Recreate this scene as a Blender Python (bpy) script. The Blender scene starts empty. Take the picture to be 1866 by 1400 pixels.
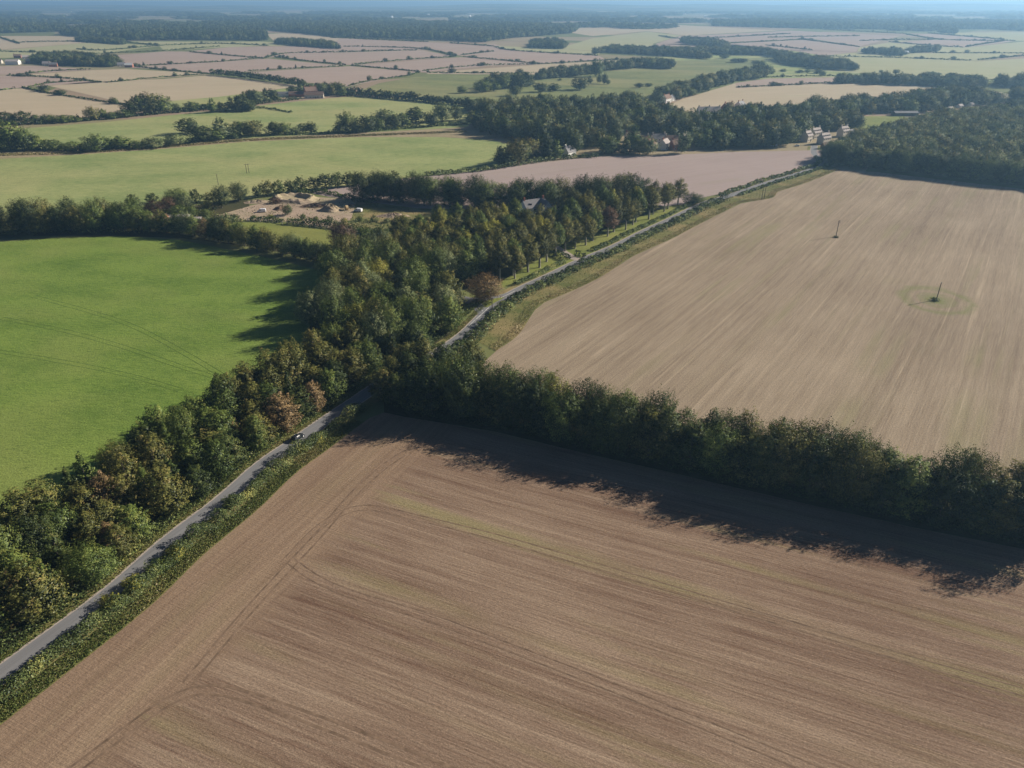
import bpy, math, random
import numpy as np
from mathutils import Vector
rng = np.random.default_rng(11); random.seed(11)
SC = bpy.context.scene; COL = SC.collection
R = math.radians
# ------------------------------------------------------------------ camera, world, sun, exposure
CAM_H = 110.0; F_PX = 1295.0; PITCH = R(28.3)
cam = bpy.data.objects.new('camera', bpy.data.cameras.new('camera')); COL.objects.link(cam)
cam.data.sensor_width = 36; cam.data.lens = 36 * F_PX / 1866
cam.data.clip_start = 1; cam.data.clip_end = 120000
cam.location = (0, 0, CAM_H); cam.rotation_euler = (R(90) - PITCH, 0, 0)
SC.camera = cam
SUN_DIR = Vector((0.93, 0.37, 0)).normalized(); SUN_EL = R(26.5)
w = bpy.data.worlds.new('World'); SC.world = w; w.use_nodes = True
wn = w.node_tree; wn.nodes.clear()
sky = wn.nodes.new('ShaderNodeTexSky'); sky.sky_type = 'NISHITA'; sky.sun_disc = False
sky.sun_elevation = SUN_EL; sky.sun_rotation = math.atan2(SUN_DIR.x, SUN_DIR.y)
sky.air_density = 0.4; sky.dust_density = 0.1; sky.ozone_density = 2.0
bg = wn.nodes.new('ShaderNodeBackground'); bg.inputs[1].default_value = 0.05
wo = wn.nodes.new('ShaderNodeOutputWorld')
wn.links.new(sky.outputs[0], bg.inputs[0]); wn.links.new(bg.outputs[0], wo.inputs[0])
sun = bpy.data.objects.new('sun', bpy.data.lights.new('sun', 'SUN')); COL.objects.link(sun)
sun.data.energy = 5.0; sun.data.angle = R(0.53); sun.data.color = (1.0, 0.91, 0.78)
sv = Vector((SUN_DIR.x * math.cos(SUN_EL), SUN_DIR.y * math.cos(SUN_EL), math.sin(SUN_EL)))
sun.rotation_euler = sv.to_track_quat('Z', 'Y').to_euler()
SC.view_settings.view_transform = 'Standard'; SC.view_settings.look = 'None'
SC.view_settings.exposure = 0.68; SC.view_settings.gamma = 1.0
SC.view_settings.use_curve_mapping = False
SC.render.engine = 'CYCLES'
cy = SC.cycles
cy.max_bounces = 4; cy.diffuse_bounces = 2; cy.glossy_bounces = 2; cy.transmission_bounces = 2
cy.volume_bounces = 0; cy.transparent_max_bounces = 4; cy.caustics_reflective = False; cy.caustics_refractive = False
cy.use_denoising = True
HAZE_DENSITY = 1.5e-4; HAZE_COLOR = (0.38, 0.68, 1.0, 1)
# ------------------------------------------------------------------ helpers: where a ground point of the place lies
_S, _C = math.sin(PITCH), math.cos(PITCH)
def G(x, y, z=0.0):
    v = (y - 700) / F_PX; d = _S + v * _C; t = (CAM_H - z) / d
    return ((x - 933) / F_PX * t, (_C - v * _S) * t)
def GP(pts): return [G(*p) for p in pts]
def depth(x, y): return CAM_H / (_S + (y - 700) / F_PX * _C)
def height_of(x, y, yt):
    X, Y = G(x, y); v = (yt - 700) / F_PX
    return CAM_H - Y * (_S + v * _C) / (_C - v * _S)
def smooth(pts, step=3.0):
    P = np.array(pts, float); out = []
    Q = np.vstack([2 * P[0] - P[1], P, 2 * P[-1] - P[-2]])
    for i in range(1, len(Q) - 2):
        p0, p1, p2, p3 = Q[i - 1], Q[i], Q[i + 1], Q[i + 2]
        n = max(1, int(np.linalg.norm(p2 - p1) / step))
        for k in range(n):
            t = k / n
            out.append(0.5 * (2 * p1 + (p2 - p0) * t + (2 * p0 - 5 * p1 + 4 * p2 - p3) * t * t + (3 * p1 - p0 - 3 * p2 + p3) * t ** 3))
    out.append(Q[-2]); return np.array(out)
def normals2(P):
    d = np.gradient(P, axis=0); d /= np.linalg.norm(d, axis=1)[:, None] + 1e-9
    return np.stack([d[:, 1], -d[:, 0]], 1), d          # to the right of travel, along
def offset(P, o):
    n, _ = normals2(P); return P + n * o
def inside(P, poly):
    poly = np.array(poly); x, y = P[:, 0], P[:, 1]; r = np.zeros(len(P), bool); j = len(poly) - 1
    for i in range(len(poly)):
        xi, yi = poly[i]; xj, yj = poly[j]
        c = ((yi > y) != (yj > y)) & (x < (xj - xi) * (y - yi) / (yj - yi + 1e-12) + xi)
        r ^= c; j = i
    return r
def scatter_poly(poly, sp, jit=0.45):
    p = np.array(poly); lo, hi = p.min(0), p.max(0)
    gx, gy = np.meshgrid(np.arange(lo[0], hi[0] + sp, sp), np.arange(lo[1], hi[1] + sp, sp * 0.87))
    gx = gx + (np.arange(gx.shape[0]) % 2)[:, None] * sp * 0.5
    Q = np.stack([gx.ravel(), gy.ravel()], 1) + rng.uniform(-jit, jit, (gx.size, 2)) * sp
    return Q[inside(Q, p)]
# ------------------------------------------------------------------ helpers: materials
MATS = {}
class NT:
    def __init__(s, name):
        s.m = bpy.data.materials.new(name); s.m.use_nodes = True; s.t = s.m.node_tree; s.t.nodes.clear()
        s.out = s.t.nodes.new('ShaderNodeOutputMaterial'); MATS[name] = s.m
    def n(s, typ, **kw):
        x = s.t.nodes.new(typ)
        for k, v in kw.items(): setattr(x, k, v)
        return x
    def set(s, sock, v):
        if hasattr(v, 'bl_idname') or hasattr(v, 'is_output'): s.t.links.new(v, sock)
        else: sock.default_value = v
    def math(s, op, a, b=0.5, clamp=False):
        x = s.n('ShaderNodeMath', operation=op, use_clamp=clamp); s.set(x.inputs[0], a); s.set(x.inputs[1], b); return x.outputs[0]
    def mix(s, f, a, b, blend='MIX'):
        x = s.n('ShaderNodeMix', data_type='RGBA', blend_type=blend); s.set(x.inputs[0], f)
        s.set(x.inputs[6], a if not isinstance(a, tuple) else (*a, 1)); s.set(x.inputs[7], b if not isinstance(b, tuple) else (*b, 1)); return x.outputs[2]
    def noise(s, vec, scale=1.0, detail=3.0, rough=0.55):
        x = s.n('ShaderNodeTexNoise'); s.set(x.inputs['Vector'], vec); x.inputs['Scale'].default_value = scale
        x.inputs['Detail'].default_value = detail; x.inputs['Roughness'].default_value = rough; return x.outputs[0]
    def ramp(s, v, lo, hi):
        x = s.n('ShaderNodeMapRange'); x.clamp = True; s.set(x.inputs[0], v)
        x.inputs[1].default_value = lo; x.inputs[2].default_value = hi; return x.outputs[0]
    def pos(s): return s.n('ShaderNodeNewGeometry').outputs['Position']
    def mapv(s, vec, rot=0.0, scale=(1, 1, 1)):
        r = s.n('ShaderNodeVectorRotate', rotation_type='Z_AXIS'); s.set(r.inputs['Vector'], vec); r.inputs['Angle'].default_value = rot
        m = s.n('ShaderNodeVectorMath', operation='MULTIPLY'); s.t.links.new(r.outputs[0], m.inputs[0]); m.inputs[1].default_value = scale
        return m.outputs[0]
    def done(s, color, rough=0.9, spec=0.1, bump=None, dist=0.1, metal=0.0):
        b = s.n('ShaderNodeBsdfPrincipled'); s.set(b.inputs['Base Color'], color if not isinstance(color, tuple) else (*color, 1))
        b.inputs['Roughness'].default_value = rough; b.inputs['Specular IOR Level'].default_value = spec; b.inputs['Metallic'].default_value = metal
        if bump is not None:
            k = s.n('ShaderNodeBump'); k.inputs['Strength'].default_value = 0.6; k.inputs['Distance'].default_value = dist
            s.t.links.new(bump, k.inputs['Height']); s.t.links.new(k.outputs[0], b.inputs['Normal'])
        s.t.links.new(b.outputs[0], s.out.inputs['Surface']); return s.m
def stub_color(t, p0, ang, light, dark, green, g_amt=0.5, rows=1.0, grain=0.5, contrast=1.0, rings=None, bend=0.0, lines=0.0):
    if bend:                                  # rows that wander a little, as a tractor does
        wv = t.noise(t.mapv(p0, 0, (0.006, 0.006, 0)), 1, 1)
        cx = t.n('ShaderNodeCombineXYZ'); t.set(cx.inputs[0], t.math('MULTIPLY', wv, bend)); t.set(cx.inputs[1], t.math('MULTIPLY', wv, bend))
        ad = t.n('ShaderNodeVectorMath', operation='ADD'); t.set(ad.inputs[0], p0); t.set(ad.inputs[1], cx.outputs[0]); p = ad.outputs[0]
    else: p = p0
    a = t.noise(t.mapv(p, -ang, (0.016 * rows, 0.55 * rows, 0)), 1, 4, 0.62)
    b = t.noise(t.mapv(p, -ang, (0.005 * rows, 0.10 * rows, 0)), 1, 3, 0.55)
    c = t.noise(t.mapv(p, -ang, (0.09, 2.2, 0)), 1, 3, 0.65)
    big = t.noise(t.mapv(p, 0, (0.014, 0.014, 0)), 1, 4, 0.6)
    gr = t.noise(t.mapv(p, -ang, (1.3, 2.6, 0)), 1, 3, 0.7)
    g3 = t.noise(t.mapv(p, -ang, (3.2, 5.5, 0)), 1, 2, 0.7)
    s_ = t.math('ADD', t.math('MULTIPLY', a, 0.30), t.math('ADD', t.math('MULTIPLY', b, 0.20), t.math('ADD', t.math('MULTIPLY', c, 0.26), t.math('MULTIPLY', big, 0.24))))
    f = t.ramp(s_, 0.5 - 0.11 / contrast, 0.5 + 0.11 / contrast)
    col = t.mix(f, dark, light)
    gm = t.math('MULTIPLY', t.ramp(t.noise(t.mapv(p, -ang + 0.02, (0.006, 0.13, 3.0)), 1, 3, 0.6), 0.52, 0.68), g_amt)
    gm = t.math('MULTIPLY', gm, t.ramp(t.noise(t.mapv(p, 0.3, (0.02, 0.02, 0)), 1, 2), 0.38, 0.58))
    col = t.mix(gm, col, green)
    if lines:                                 # thin pale wheelings along the rows
        ln_ = t.ramp(t.noise(t.mapv(p, -ang, (0.004, 0.42, 0)), 1, 2, 0.6), 0.60, 0.68)
        ln_ = t.math('MULTIPLY', ln_, t.ramp(t.noise(t.mapv(p, 0.7, (0.03, 0.03, 0)), 1, 2), 0.36, 0.56))
        col = t.mix(t.math('MULTIPLY', ln_, lines), col, tuple(min(1, x * 1.28) for x in light))
    if rings:
        cxy, radii = rings
        sb = t.n('ShaderNodeVectorMath', operation='SUBTRACT'); t.set(sb.inputs[0], p0); sb.inputs[1].default_value = (cxy[0], cxy[1], 0)
        ln = t.n('ShaderNodeVectorMath', operation='LENGTH'); t.set(ln.inputs[0], t.mapv(sb.outputs[0], 0.35, (1.0, 0.84, 0)))
        wob = t.math('ADD', ln.outputs['Value'], t.math('MULTIPLY', t.math('SUBTRACT', t.noise(t.mapv(p0, 0, (0.12, 0.12, 0)), 1, 4), 0.5), 6.0))
        pat = t.ramp(t.noise(t.mapv(p0, 0, (0.3, 0.3, 0)), 1, 3), 0.22, 0.48)
        for (rr, ww, am) in radii:
            d = t.math('ABSOLUTE', t.math('SUBTRACT', wob, rr))
            k = t.math('MULTIPLY', t.math('SUBTRACT', 1.0, t.ramp(d, 0.0, ww)), am)
            col = t.mix(t.math('MULTIPLY', t.math('MULTIPLY', k, pat), t.ramp(gr, 0.25, 0.5)), col, (0.16, 0.185, 0.06))
    g2 = t.math('ADD', 1.0 - grain * 0.95, t.math('ADD', t.math('MULTIPLY', t.ramp(gr, 0.25, 0.75), grain * 0.9), t.math('MULTIPLY', t.ramp(g3, 0.28, 0.72), grain * 1.0)))
    hs = t.n('ShaderNodeVectorMath', operation='SCALE'); t.set(hs.inputs[0], col); t.set(hs.inputs['Scale'], g2)
    out = t.mix(t.math('MULTIPLY', t.ramp(g3, 0.66, 0.72), grain), hs.outputs[0], tuple(min(1, x * 1.7) for x in light))   # straw flecks
    return out, t.math('ADD', gr, t.math('MULTIPLY', c, 1.2))
def stubble(name, *a, **k):
    t = NT(name); col, bp = stub_color(t, t.pos(), *a, **k)
    return t.done(col, 0.95, 0.05, bp, 0.12)
def stubble_headland(name, A, Bp, point, normal):
    """rows along the lane near the edge, rows along the belt beyond, with a ragged change between them"""
    t = NT(name); p = t.pos(); c1, b1 = stub_color(t, p, *A[0], **A[1]); c2, b2 = stub_color(t, p, *Bp[0], **Bp[1])
    sb = t.n('ShaderNodeVectorMath', operation='SUBTRACT'); t.set(sb.inputs[0], p); sb.inputs[1].default_value = (*point, 0)
    dp = t.n('ShaderNodeVectorMath', operation='DOT_PRODUCT'); t.set(dp.inputs[0], sb.outputs[0]); dp.inputs[1].default_value = (*normal, 0)
    d = t.math('ADD', dp.outputs['Value'], t.math('MULTIPLY', t.math('SUBTRACT', t.noise(t.mapv(p, -BELT_ANG, (0.05, 0.45, 0)), 1, 3), 0.5), 16.0))
    f = t.ramp(d, -2.5, 4.0); return t.done(t.mix(f, c1, c2), 0.95, 0.05, b2, 0.12)
def grass(name, light, dark, yellow, ang=0.0, y_amt=0.5, sc=1.0, grain=0.35):
    t = NT(name); p = t.pos()
    a = t.noise(t.mapv(p, ang, (0.03 * sc, 0.06 * sc, 0)), 1, 4, 0.6)
    b = t.noise(t.mapv(p, ang, (0.35 * sc, 0.8 * sc, 0)), 1, 4, 0.65)
    c = t.noise(t.mapv(p, 0.4, (0.012 * sc, 0.02 * sc, 0)), 1, 3)
    e = t.noise(t.mapv(p, 0, (2.0 * sc, 2.0 * sc, 0)), 1, 3, 0.7)
    f = t.ramp(t.math('ADD', t.math('MULTIPLY', a, 0.5), t.math('MULTIPLY', b, 0.5)), 0.36, 0.58)
    col = t.mix(f, dark, light)
    col = t.mix(t.math('MULTIPLY', t.ramp(c, 0.45, 0.65), y_amt), col, yellow)
    fl = t.noise(t.mapv(p, ang - 0.15, (0.22 * sc, 1.1 * sc, 0)), 1, 3, 0.7); col = t.mix(t.math('MULTIPLY', t.ramp(fl, 0.56, 0.68), 0.55), col, tuple(x * 0.62 for x in dark))  # long dark flecks paint the small shadows of tufts into the colour
    g2 = t.math('ADD', 1.0 - grain, t.math('MULTIPLY', t.ramp(e, 0.25, 0.75), grain * 2))
    hs = t.n('ShaderNodeVectorMath', operation='SCALE'); t.set(hs.inputs[0], col); t.set(hs.inputs['Scale'], g2)
    return t.done(hs.outputs[0], 0.9, 0.08, t.math('ADD', b, e), 0.25)
def foliage(name, c0, c1, c2, c3, trans=0.16, vary=0.3):
    t = NT(name)
    at = t.n('ShaderNodeAttribute'); at.attribute_name = 'tint'; oi = t.n('ShaderNodeObjectInfo')
    r = t.n('ShaderNodeValToRGB'); e = r.color_ramp.elements
    e[0].position = 0.0; e[0].color = (*c0, 1); e[1].position = 1.0; e[1].color = (*c3, 1)
    for ps, c in ((0.38, c1), (0.72, c2)):
        q = e.new(ps); q.color = (*c, 1)
    sh = t.math('ADD', at.outputs['Fac'], t.math('MULTIPLY', t.math('SUBTRACT', oi.outputs['Random'], 0.5), 0.28), True)
    t.set(r.inputs[0], sh)
    v = t.math('ADD', 1 - vary / 2, t.math('MULTIPLY', t.math('FRACT', t.math('MULTIPLY', oi.outputs['Random'], 7.13)), vary))
    hs = t.n('ShaderNodeVectorMath', operation='SCALE'); t.set(hs.inputs[0], r.outputs[0]); t.set(hs.inputs['Scale'], v)
    d = t.n('ShaderNodeBsdfDiffuse'); t.set(d.inputs[0], hs.outputs[0])
    tr = t.n('ShaderNodeBsdfTranslucent'); t.set(tr.inputs[0], hs.outputs[0])
    gl = t.n('ShaderNodeBsdfGlossy'); gl.inputs[0].default_value = (0.6, 0.65, 0.7, 1); gl.inputs['Roughness'].default_value = 0.45
    m1 = t.n('ShaderNodeMixShader'); m1.inputs[0].default_value = trans; t.set(m1.inputs[1], d.outputs[0]); t.set(m1.inputs[2], tr.outputs[0])
    m2 = t.n('ShaderNodeMixShader'); m2.inputs[0].default_value = 0.018; t.set(m2.inputs[1], m1.outputs[0]); t.set(m2.inputs[2], gl.outputs[0])
    t.t.links.new(m2.outputs[0], t.out.inputs['Surface']); return t.m
def plain(name, col, rough=0.7, spec=0.3, var=0.15, scale=1.5, metal=0.0):
    t = NT(name); n = t.noise(t.n('ShaderNodeTexCoord').outputs['Object'], scale, 4, 0.6)
    lo = tuple(c * (1 - var) for c in col); hi = tuple(min(1, c * (1 + var)) for c in col)
    return t.done(t.mix(t.ramp(n, 0.3, 0.7), lo, hi), rough, spec, None, 0.1, metal)
BELT_ANG = R(-23); ROAD_ANG = math.atan2(0.9, 0.43)
POLE_C = G(1706, 547)
stubble('stubble_right', R(55), (0.375, 0.302, 0.216), (0.195, 0.148, 0.103), (0.225, 0.215, 0.105), 0.45, 1.0, 0.6, 0.85,
        rings=(POLE_C, ((2.0, 6.0, 0.9), (12.5, 3.2, 0.62), (7.0, 1.6, 0.3))), bend=14, lines=0.45)
stubble('stubble_pink', 0.55, (0.388, 0.312, 0.286), (0.310, 0.246, 0.223), (0.281, 0.252, 0.178), 0.35, 0.5, 0.16, 0.8, bend=30)
stubble('stubble_far_pink', 0.3, (0.406, 0.319, 0.267), (0.308, 0.230, 0.187), (0.331, 0.286, 0.177), 0.3, 0.25, 0.1, 0.7)
stubble('stubble_far_cream', 0.3, (0.476, 0.394, 0.275), (0.371, 0.302, 0.204), (0.344, 0.337, 0.188), 0.5, 0.25, 0.1, 0.7)
stubble('stubble_far_green', -0.2, (0.397, 0.379, 0.206), (0.300, 0.294, 0.159), (0.254, 0.317, 0.118), 0.6, 0.2, 0.1, 0.7)
grass('grass_bright', (0.168, 0.240, 0.048), (0.094, 0.158, 0.028), (0.215, 0.248, 0.068), 0.15, 0.65, 1.0, 0.5)
grass('grass_mid', (0.30, 0.325, 0.132), (0.165, 0.225, 0.076), (0.375, 0.35, 0.158), -0.1, 0.75, 0.45, 0.25)
grass('grass_meadow', (0.21, 0.225, 0.085), (0.10, 0.128, 0.05), (0.28, 0.255, 0.115), 0.1, 0.8, 0.35, 0.25)
grass('grass_rough', (0.20, 0.185, 0.07), (0.085, 0.11, 0.03), (0.31, 0.235, 0.115), 0.3, 0.8, 2.5, 0.4)
grass('grass_dry', (0.34, 0.275, 0.17), (0.22, 0.19, 0.10), (0.36, 0.28, 0.18), 0.0, 0.6, 1.2, 0.3)
grass('lawn', (0.20, 0.225, 0.055), (0.13, 0.16, 0.042), (0.26, 0.25, 0.075), 0.2, 0.5, 1.4, 0.25)
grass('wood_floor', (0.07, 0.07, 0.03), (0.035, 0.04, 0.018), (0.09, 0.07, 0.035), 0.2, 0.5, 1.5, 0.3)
grass('bare_earth', (0.42, 0.325, 0.245), (0.29, 0.215, 0.155), (0.33, 0.30, 0.17), 0.2, 0.6, 2.0, 0.4)
def ground_mat():
    t = NT('farmland'); p = t.pos()
    v = t.n('ShaderNodeTexVoronoi'); t.set(v.inputs['Vector'], t.mapv(p, 0.5, (0.0022, 0.0034, 0))); v.inputs['Scale'].default_value = 1
    r = t.n('ShaderNodeValToRGB'); r.color_ramp.interpolation = 'CONSTANT'; e = r.color_ramp.elements
    e[0].position = 0; e[0].color = (0.30, 0.22, 0.155, 1); e[1].position = 0.8; e[1].color = (0.31, 0.25, 0.16, 1)
    for ps, c in ((0.25, (0.15, 0.165, 0.06)), (0.45, (0.25, 0.215, 0.12)), (0.62, (0.13, 0.15, 0.055))):
        q = e.new(ps); q.color = (*c, 1)
    sx = t.n('ShaderNodeSeparateXYZ'); t.set(sx.inputs[0], v.outputs['Color']); t.set(r.inputs[0], sx.outputs[0])
    n = t.noise(t.mapv(p, 0, (0.01, 0.01, 0)), 1, 4); col = t.mix(t.ramp(n, 0.3, 0.7), r.outputs[0], (0.2, 0.19, 0.1))
    return t.done(t.mix(0.7, col, r.outputs[0]), 0.95, 0.05)
ground_mat()
def hill_mat():
    t = NT('wooded_hills'); p = t.pos()
    n = t.noise(t.mapv(p, 0.2, (0.0011, 0.0018, 0)), 1, 4, 0.6)
    n2 = t.noise(t.mapv(p, 0, (0.01, 0.01, 0)), 1, 3)
    col = t.mix(t.ramp(n, 0.53, 0.57), t.mix(n2, (0.03, 0.045, 0.02), (0.06, 0.075, 0.03)), (0.24, 0.22, 0.12))
    return t.done(col, 0.95, 0.05)
hill_mat()
def asphalt():
    t = NT('asphalt'); p = t.pos()
    a = t.noise(t.mapv(p, 0, (6, 6, 0)), 1, 3); b = t.noise(t.mapv(p, -ROAD_ANG, (0.05, 1.3, 0)), 1, 3)
    col = t.mix(t.ramp(t.math('ADD', t.math('MULTIPLY', a, 0.4), t.math('MULTIPLY', b, 0.6)), 0.35, 0.65), (0.155, 0.155, 0.16), (0.215, 0.215, 0.22))
    return t.done(col, 0.85, 0.2, a, 0.01)
asphalt()
# foliage: dark, mid, light, accent
foliage('leaf_olive', (0.023, 0.031, 0.009), (0.109, 0.119, 0.034), (0.222, 0.210, 0.055), (0.312, 0.245, 0.090))
foliage('leaf_green', (0.018, 0.030, 0.009), (0.082, 0.119, 0.030), (0.178, 0.222, 0.052), (0.259, 0.267, 0.069))
foliage('leaf_dark', (0.012, 0.020, 0.007), (0.049, 0.070, 0.020), (0.101, 0.126, 0.036), (0.164, 0.158, 0.045))
foliage('leaf_rust', (0.050, 0.037, 0.015), (0.196, 0.138, 0.064), (0.356, 0.241, 0.115), (0.448, 0.310, 0.169))
foliage('leaf_copper', (0.029, 0.020, 0.012), (0.112, 0.068, 0.043), (0.198, 0.122, 0.071), (0.241, 0.159, 0.086))
foliage('leaf_yellow', (0.055, 0.062, 0.012), (0.214, 0.220, 0.041), (0.396, 0.377, 0.071), (0.500, 0.422, 0.095))
foliage('leaf_willow', (0.029, 0.041, 0.018), (0.122, 0.156, 0.064), (0.241, 0.277, 0.115), (0.328, 0.319, 0.138))
foliage('leaf_hedge', (0.030, 0.044, 0.015), (0.121, 0.160, 0.053), (0.242, 0.275, 0.090), (0.430, 0.393, 0.116))
foliage('leaf_wood', (0.018, 0.026, 0.009), (0.089, 0.112, 0.034), (0.194, 0.206, 0.059), (0.259, 0.210, 0.078), vary=0.5)
foliage('leaf_young', (0.036, 0.047, 0.018), (0.181, 0.211, 0.077), (0.322, 0.332, 0.132), (0.353, 0.301, 0.150), vary=0.45)
foliage('leaf_far', (0.019, 0.029, 0.012), (0.079, 0.111, 0.038), (0.177, 0.212, 0.070), (0.218, 0.202, 0.076), trans=0.1, vary=0.6)
foliage('straw', (0.11, 0.13, 0.035), (0.22, 0.20, 0.075), (0.32, 0.25, 0.12), (0.40, 0.31, 0.19))
foliage('tall_grass', (0.06, 0.09, 0.02), (0.11, 0.14, 0.035), (0.17, 0.18, 0.05), (0.29, 0.23, 0.10))
plain('bark', (0.13, 0.115, 0.09), 0.9, 0.1, 0.35, 2.0); plain('bark_pale', (0.30, 0.275, 0.23), 0.9, 0.1, 0.3, 1.5)
plain('white_paint', (0.72, 0.72, 0.70), 0.5, 0.4, 0.05); plain('road_paint', (0.55, 0.55, 0.53), 0.8, 0.2, 0.25, 3)
plain('timber', (0.10, 0.085, 0.07), 0.9, 0.1, 0.3); plain('grey_timber', (0.34, 0.32, 0.29), 0.9, 0.1, 0.2)
plain('brick', (0.30, 0.13, 0.085), 0.9, 0.1, 0.2); plain('render_cream', (0.55, 0.50, 0.42), 0.9, 0.1, 0.1)
plain('render_white', (0.72, 0.70, 0.66), 0.9, 0.1, 0.08); plain('roof_tile', (0.20, 0.135, 0.105), 0.9, 0.15, 0.25, 2)
plain('roof_slate', (0.16, 0.155, 0.16), 0.7, 0.3, 0.25, 2); plain('roof_pale', (0.38, 0.34, 0.32), 0.9, 0.1, 0.2, 2)
plain('roof_thatch', (0.27, 0.22, 0.15), 0.95, 0.05, 0.2, 2); plain('glass', (0.03, 0.035, 0.04), 0.1, 0.6, 0.05)
plain('car_paint', (0.012, 0.016, 0.024), 0.25, 0.6, 0.05); plain('van_white', (0.75, 0.76, 0.78), 0.3, 0.5, 0.03)
plain('tyre', (0.02, 0.02, 0.02), 0.9, 0.2, 0.1); plain('rim', (0.45, 0.45, 0.46), 0.3, 0.5, 0.05, metal=0.8)
plain('lamp_red', (0.35, 0.02, 0.02), 0.2, 0.6, 0.05); plain('lamp_clear', (0.7, 0.7, 0.68), 0.15, 0.6, 0.05)
plain('plate_yellow', (0.65, 0.5, 0.05), 0.6, 0.3, 0.05); plain('metal_grey', (0.42, 0.45, 0.47), 0.5, 0.4, 0.1)
plain('tarp_blue', (0.24, 0.36, 0.46), 0.6, 0.3, 0.2, 3); plain('porcelain', (0.32, 0.30, 0.28), 0.4, 0.4, 0.1)
plain('track_soil', (0.185, 0.128, 0.088), 0.95, 0.05, 0.4, .5); plain('track_grass', (0.055, 0.092, 0.02), 0.95, 0.05, 0.3, 2)
plain('straw_bale', (0.48, 0.36, 0.20), 0.95, 0.05, 0.2, 3); plain('gravel', (0.36, 0.31, 0.27), 0.95, 0.05, 0.2, 4)
# ------------------------------------------------------------------ helpers: objects
def tag(o, label=None, cat=None, group=None, kind=None):
    if label: o['label'] = label
    if cat: o['category'] = cat
    if group: o['group'] = group
    if kind: o['kind'] = kind
    return o
def link(name, me, parent=None):
    o = bpy.data.objects.new(name, me); COL.objects.link(o); o.parent = parent; return o
def empty(name, loc, rz=0.0):
    o = link(name, None); o.location = loc; o.rotation_euler = (0, 0, rz); o.empty_display_size = 0.5; return o
def mesh_arrays(name, V, F, mat, tint=None, smooth_=False):
    V = np.asarray(V, np.float32); F = np.asarray(F, np.int32); k = F.shape[1]
    me = bpy.data.meshes.new(name); me.vertices.add(len(V)); me.vertices.foreach_set('co', V.ravel())
    me.loops.add(F.size); me.loops.foreach_set('vertex_index', F.ravel())
    me.polygons.add(len(F)); me.polygons.foreach_set('loop_start', np.arange(0, F.size, k, dtype=np.int32))
    if smooth_: me.polygons.foreach_set('use_smooth', np.ones(len(F), bool))
    if tint is not None:
        a = me.attributes.new('tint', 'FLOAT', 'FACE'); a.data.foreach_set('value', np.asarray(tint, np.float32))
    me.update(calc_edges=True); me.materials.append(MATS[mat]); return me
def pymesh(name, V, F, mat):
    me = bpy.data.meshes.new(name); me.from_pydata([tuple(v) for v in V], [], [tuple(f) for f in F]); me.update()
    me.materials.append(MATS[mat]); return me
class MB:
    def __init__(s): s.v = []; s.f = []
    def box(s, x0, x1, y0, y1, z0, z1):
        n = len(s.v); s.v += [(x, y, z) for z in (z0, z1) for x, y in ((x0, y0), (x1, y0), (x1, y1), (x0, y1))]
        s.f += [tuple(n + i for i in q) for q in ((0, 3, 2, 1), (4, 5, 6, 7), (0, 1, 5, 4), (1, 2, 6, 5), (2, 3, 7, 6), (3, 0, 4, 7))]; return s
    def prism(s, prof, x0, x1):       # profile in (y,z), extruded along x
        n = len(s.v); k = len(prof)
        s.v += [(x0, y, z) for y, z in prof] + [(x1, y, z) for y, z in prof]
        s.f += [tuple(n + i for i in range(k))[::-1], tuple(n + k + i for i in range(k))]
        s.f += [(n + i, n + (i + 1) % k, n + k + (i + 1) % k, n + k + i) for i in range(k)]; return s
    def tube(s, pts, rad, k=8, cap=True):
        n = len(s.v); P = [Vector(p) for p in pts]
        for i, p in enumerate(P):
            d = (P[min(i + 1, len(P) - 1)] - P[max(i - 1, 0)]).normalized(); u = d.cross(Vector((0.31, 0.9, 0.2))).normalized(); v = d.cross(u)
            for j in range(k):
                a = 2 * math.pi * j / k; s.v.append(tuple(p + (u * math.cos(a) + v * math.sin(a)) * rad[i]))
        for i in range(len(P) - 1):
            for j in range(k):
                a, b = n + i * k + j, n + i * k + (j + 1) % k; s.f.append((a, b, b + k, a + k))
        if cap: s.f.append(tuple(n + j for j in range(k))[::-1]); s.f.append(tuple(n + (len(P) - 1) * k + j for j in range(k)))
        return s
    def build(s, name, mat, parent=None, loc=None, rot=None):
        o = link(name, pymesh(name, s.v, s.f, mat), parent)
        if loc: o.location = loc
        if rot: o.rotation_euler = rot
        return o
def sheet(name, poly, z, mat, kind='structure', parent=None):
    o = link(name, pymesh(name, [(x, y, z) for x, y in poly], [range(len(poly))], mat), parent)
    if o.data.polygons[0].normal.z < 0: o.data.flip_normals()
    if kind: o['kind'] = kind
    return o
def ribbon(name, P, w0, w1, z, mat, kind='structure', parent=None):
    a, b = offset(P, w0), offset(P, w1); n = len(P)
    V = np.zeros((2 * n, 3)); V[:n, :2] = a; V[n:, :2] = b; V[:, 2] = z
    i = np.arange(n - 1); F = np.stack([i, i + n, i + n + 1, i + 1], 1)
    o = link(name, mesh_arrays(name, V, F, mat), parent)
    if o.data.polygons[0].normal.z < 0: o.data.flip_normals()
    if kind: o['kind'] = kind
    return o
def cards(cen, nor, size, aspect=0.7, seed=0):
    r = np.random.default_rng(seed); N = len(cen)
    nor = nor / (np.linalg.norm(nor, axis=1)[:, None] + 1e-9)
    u = np.cross(nor, r.normal(size=(N, 3))); u /= np.linalg.norm(u, axis=1)[:, None] + 1e-9
    v = np.cross(nor, u); s = np.asarray(size)[:, None] * 0.5
    bow = nor * s * 0.25
    V = np.stack([cen - u * s - bow, cen - v * s * aspect + bow * .4, cen + u * s - bow, cen + v * s * aspect + bow * .4], 1).reshape(-1, 3)
    return V, np.arange(4 * N).reshape(N, 4)
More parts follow.
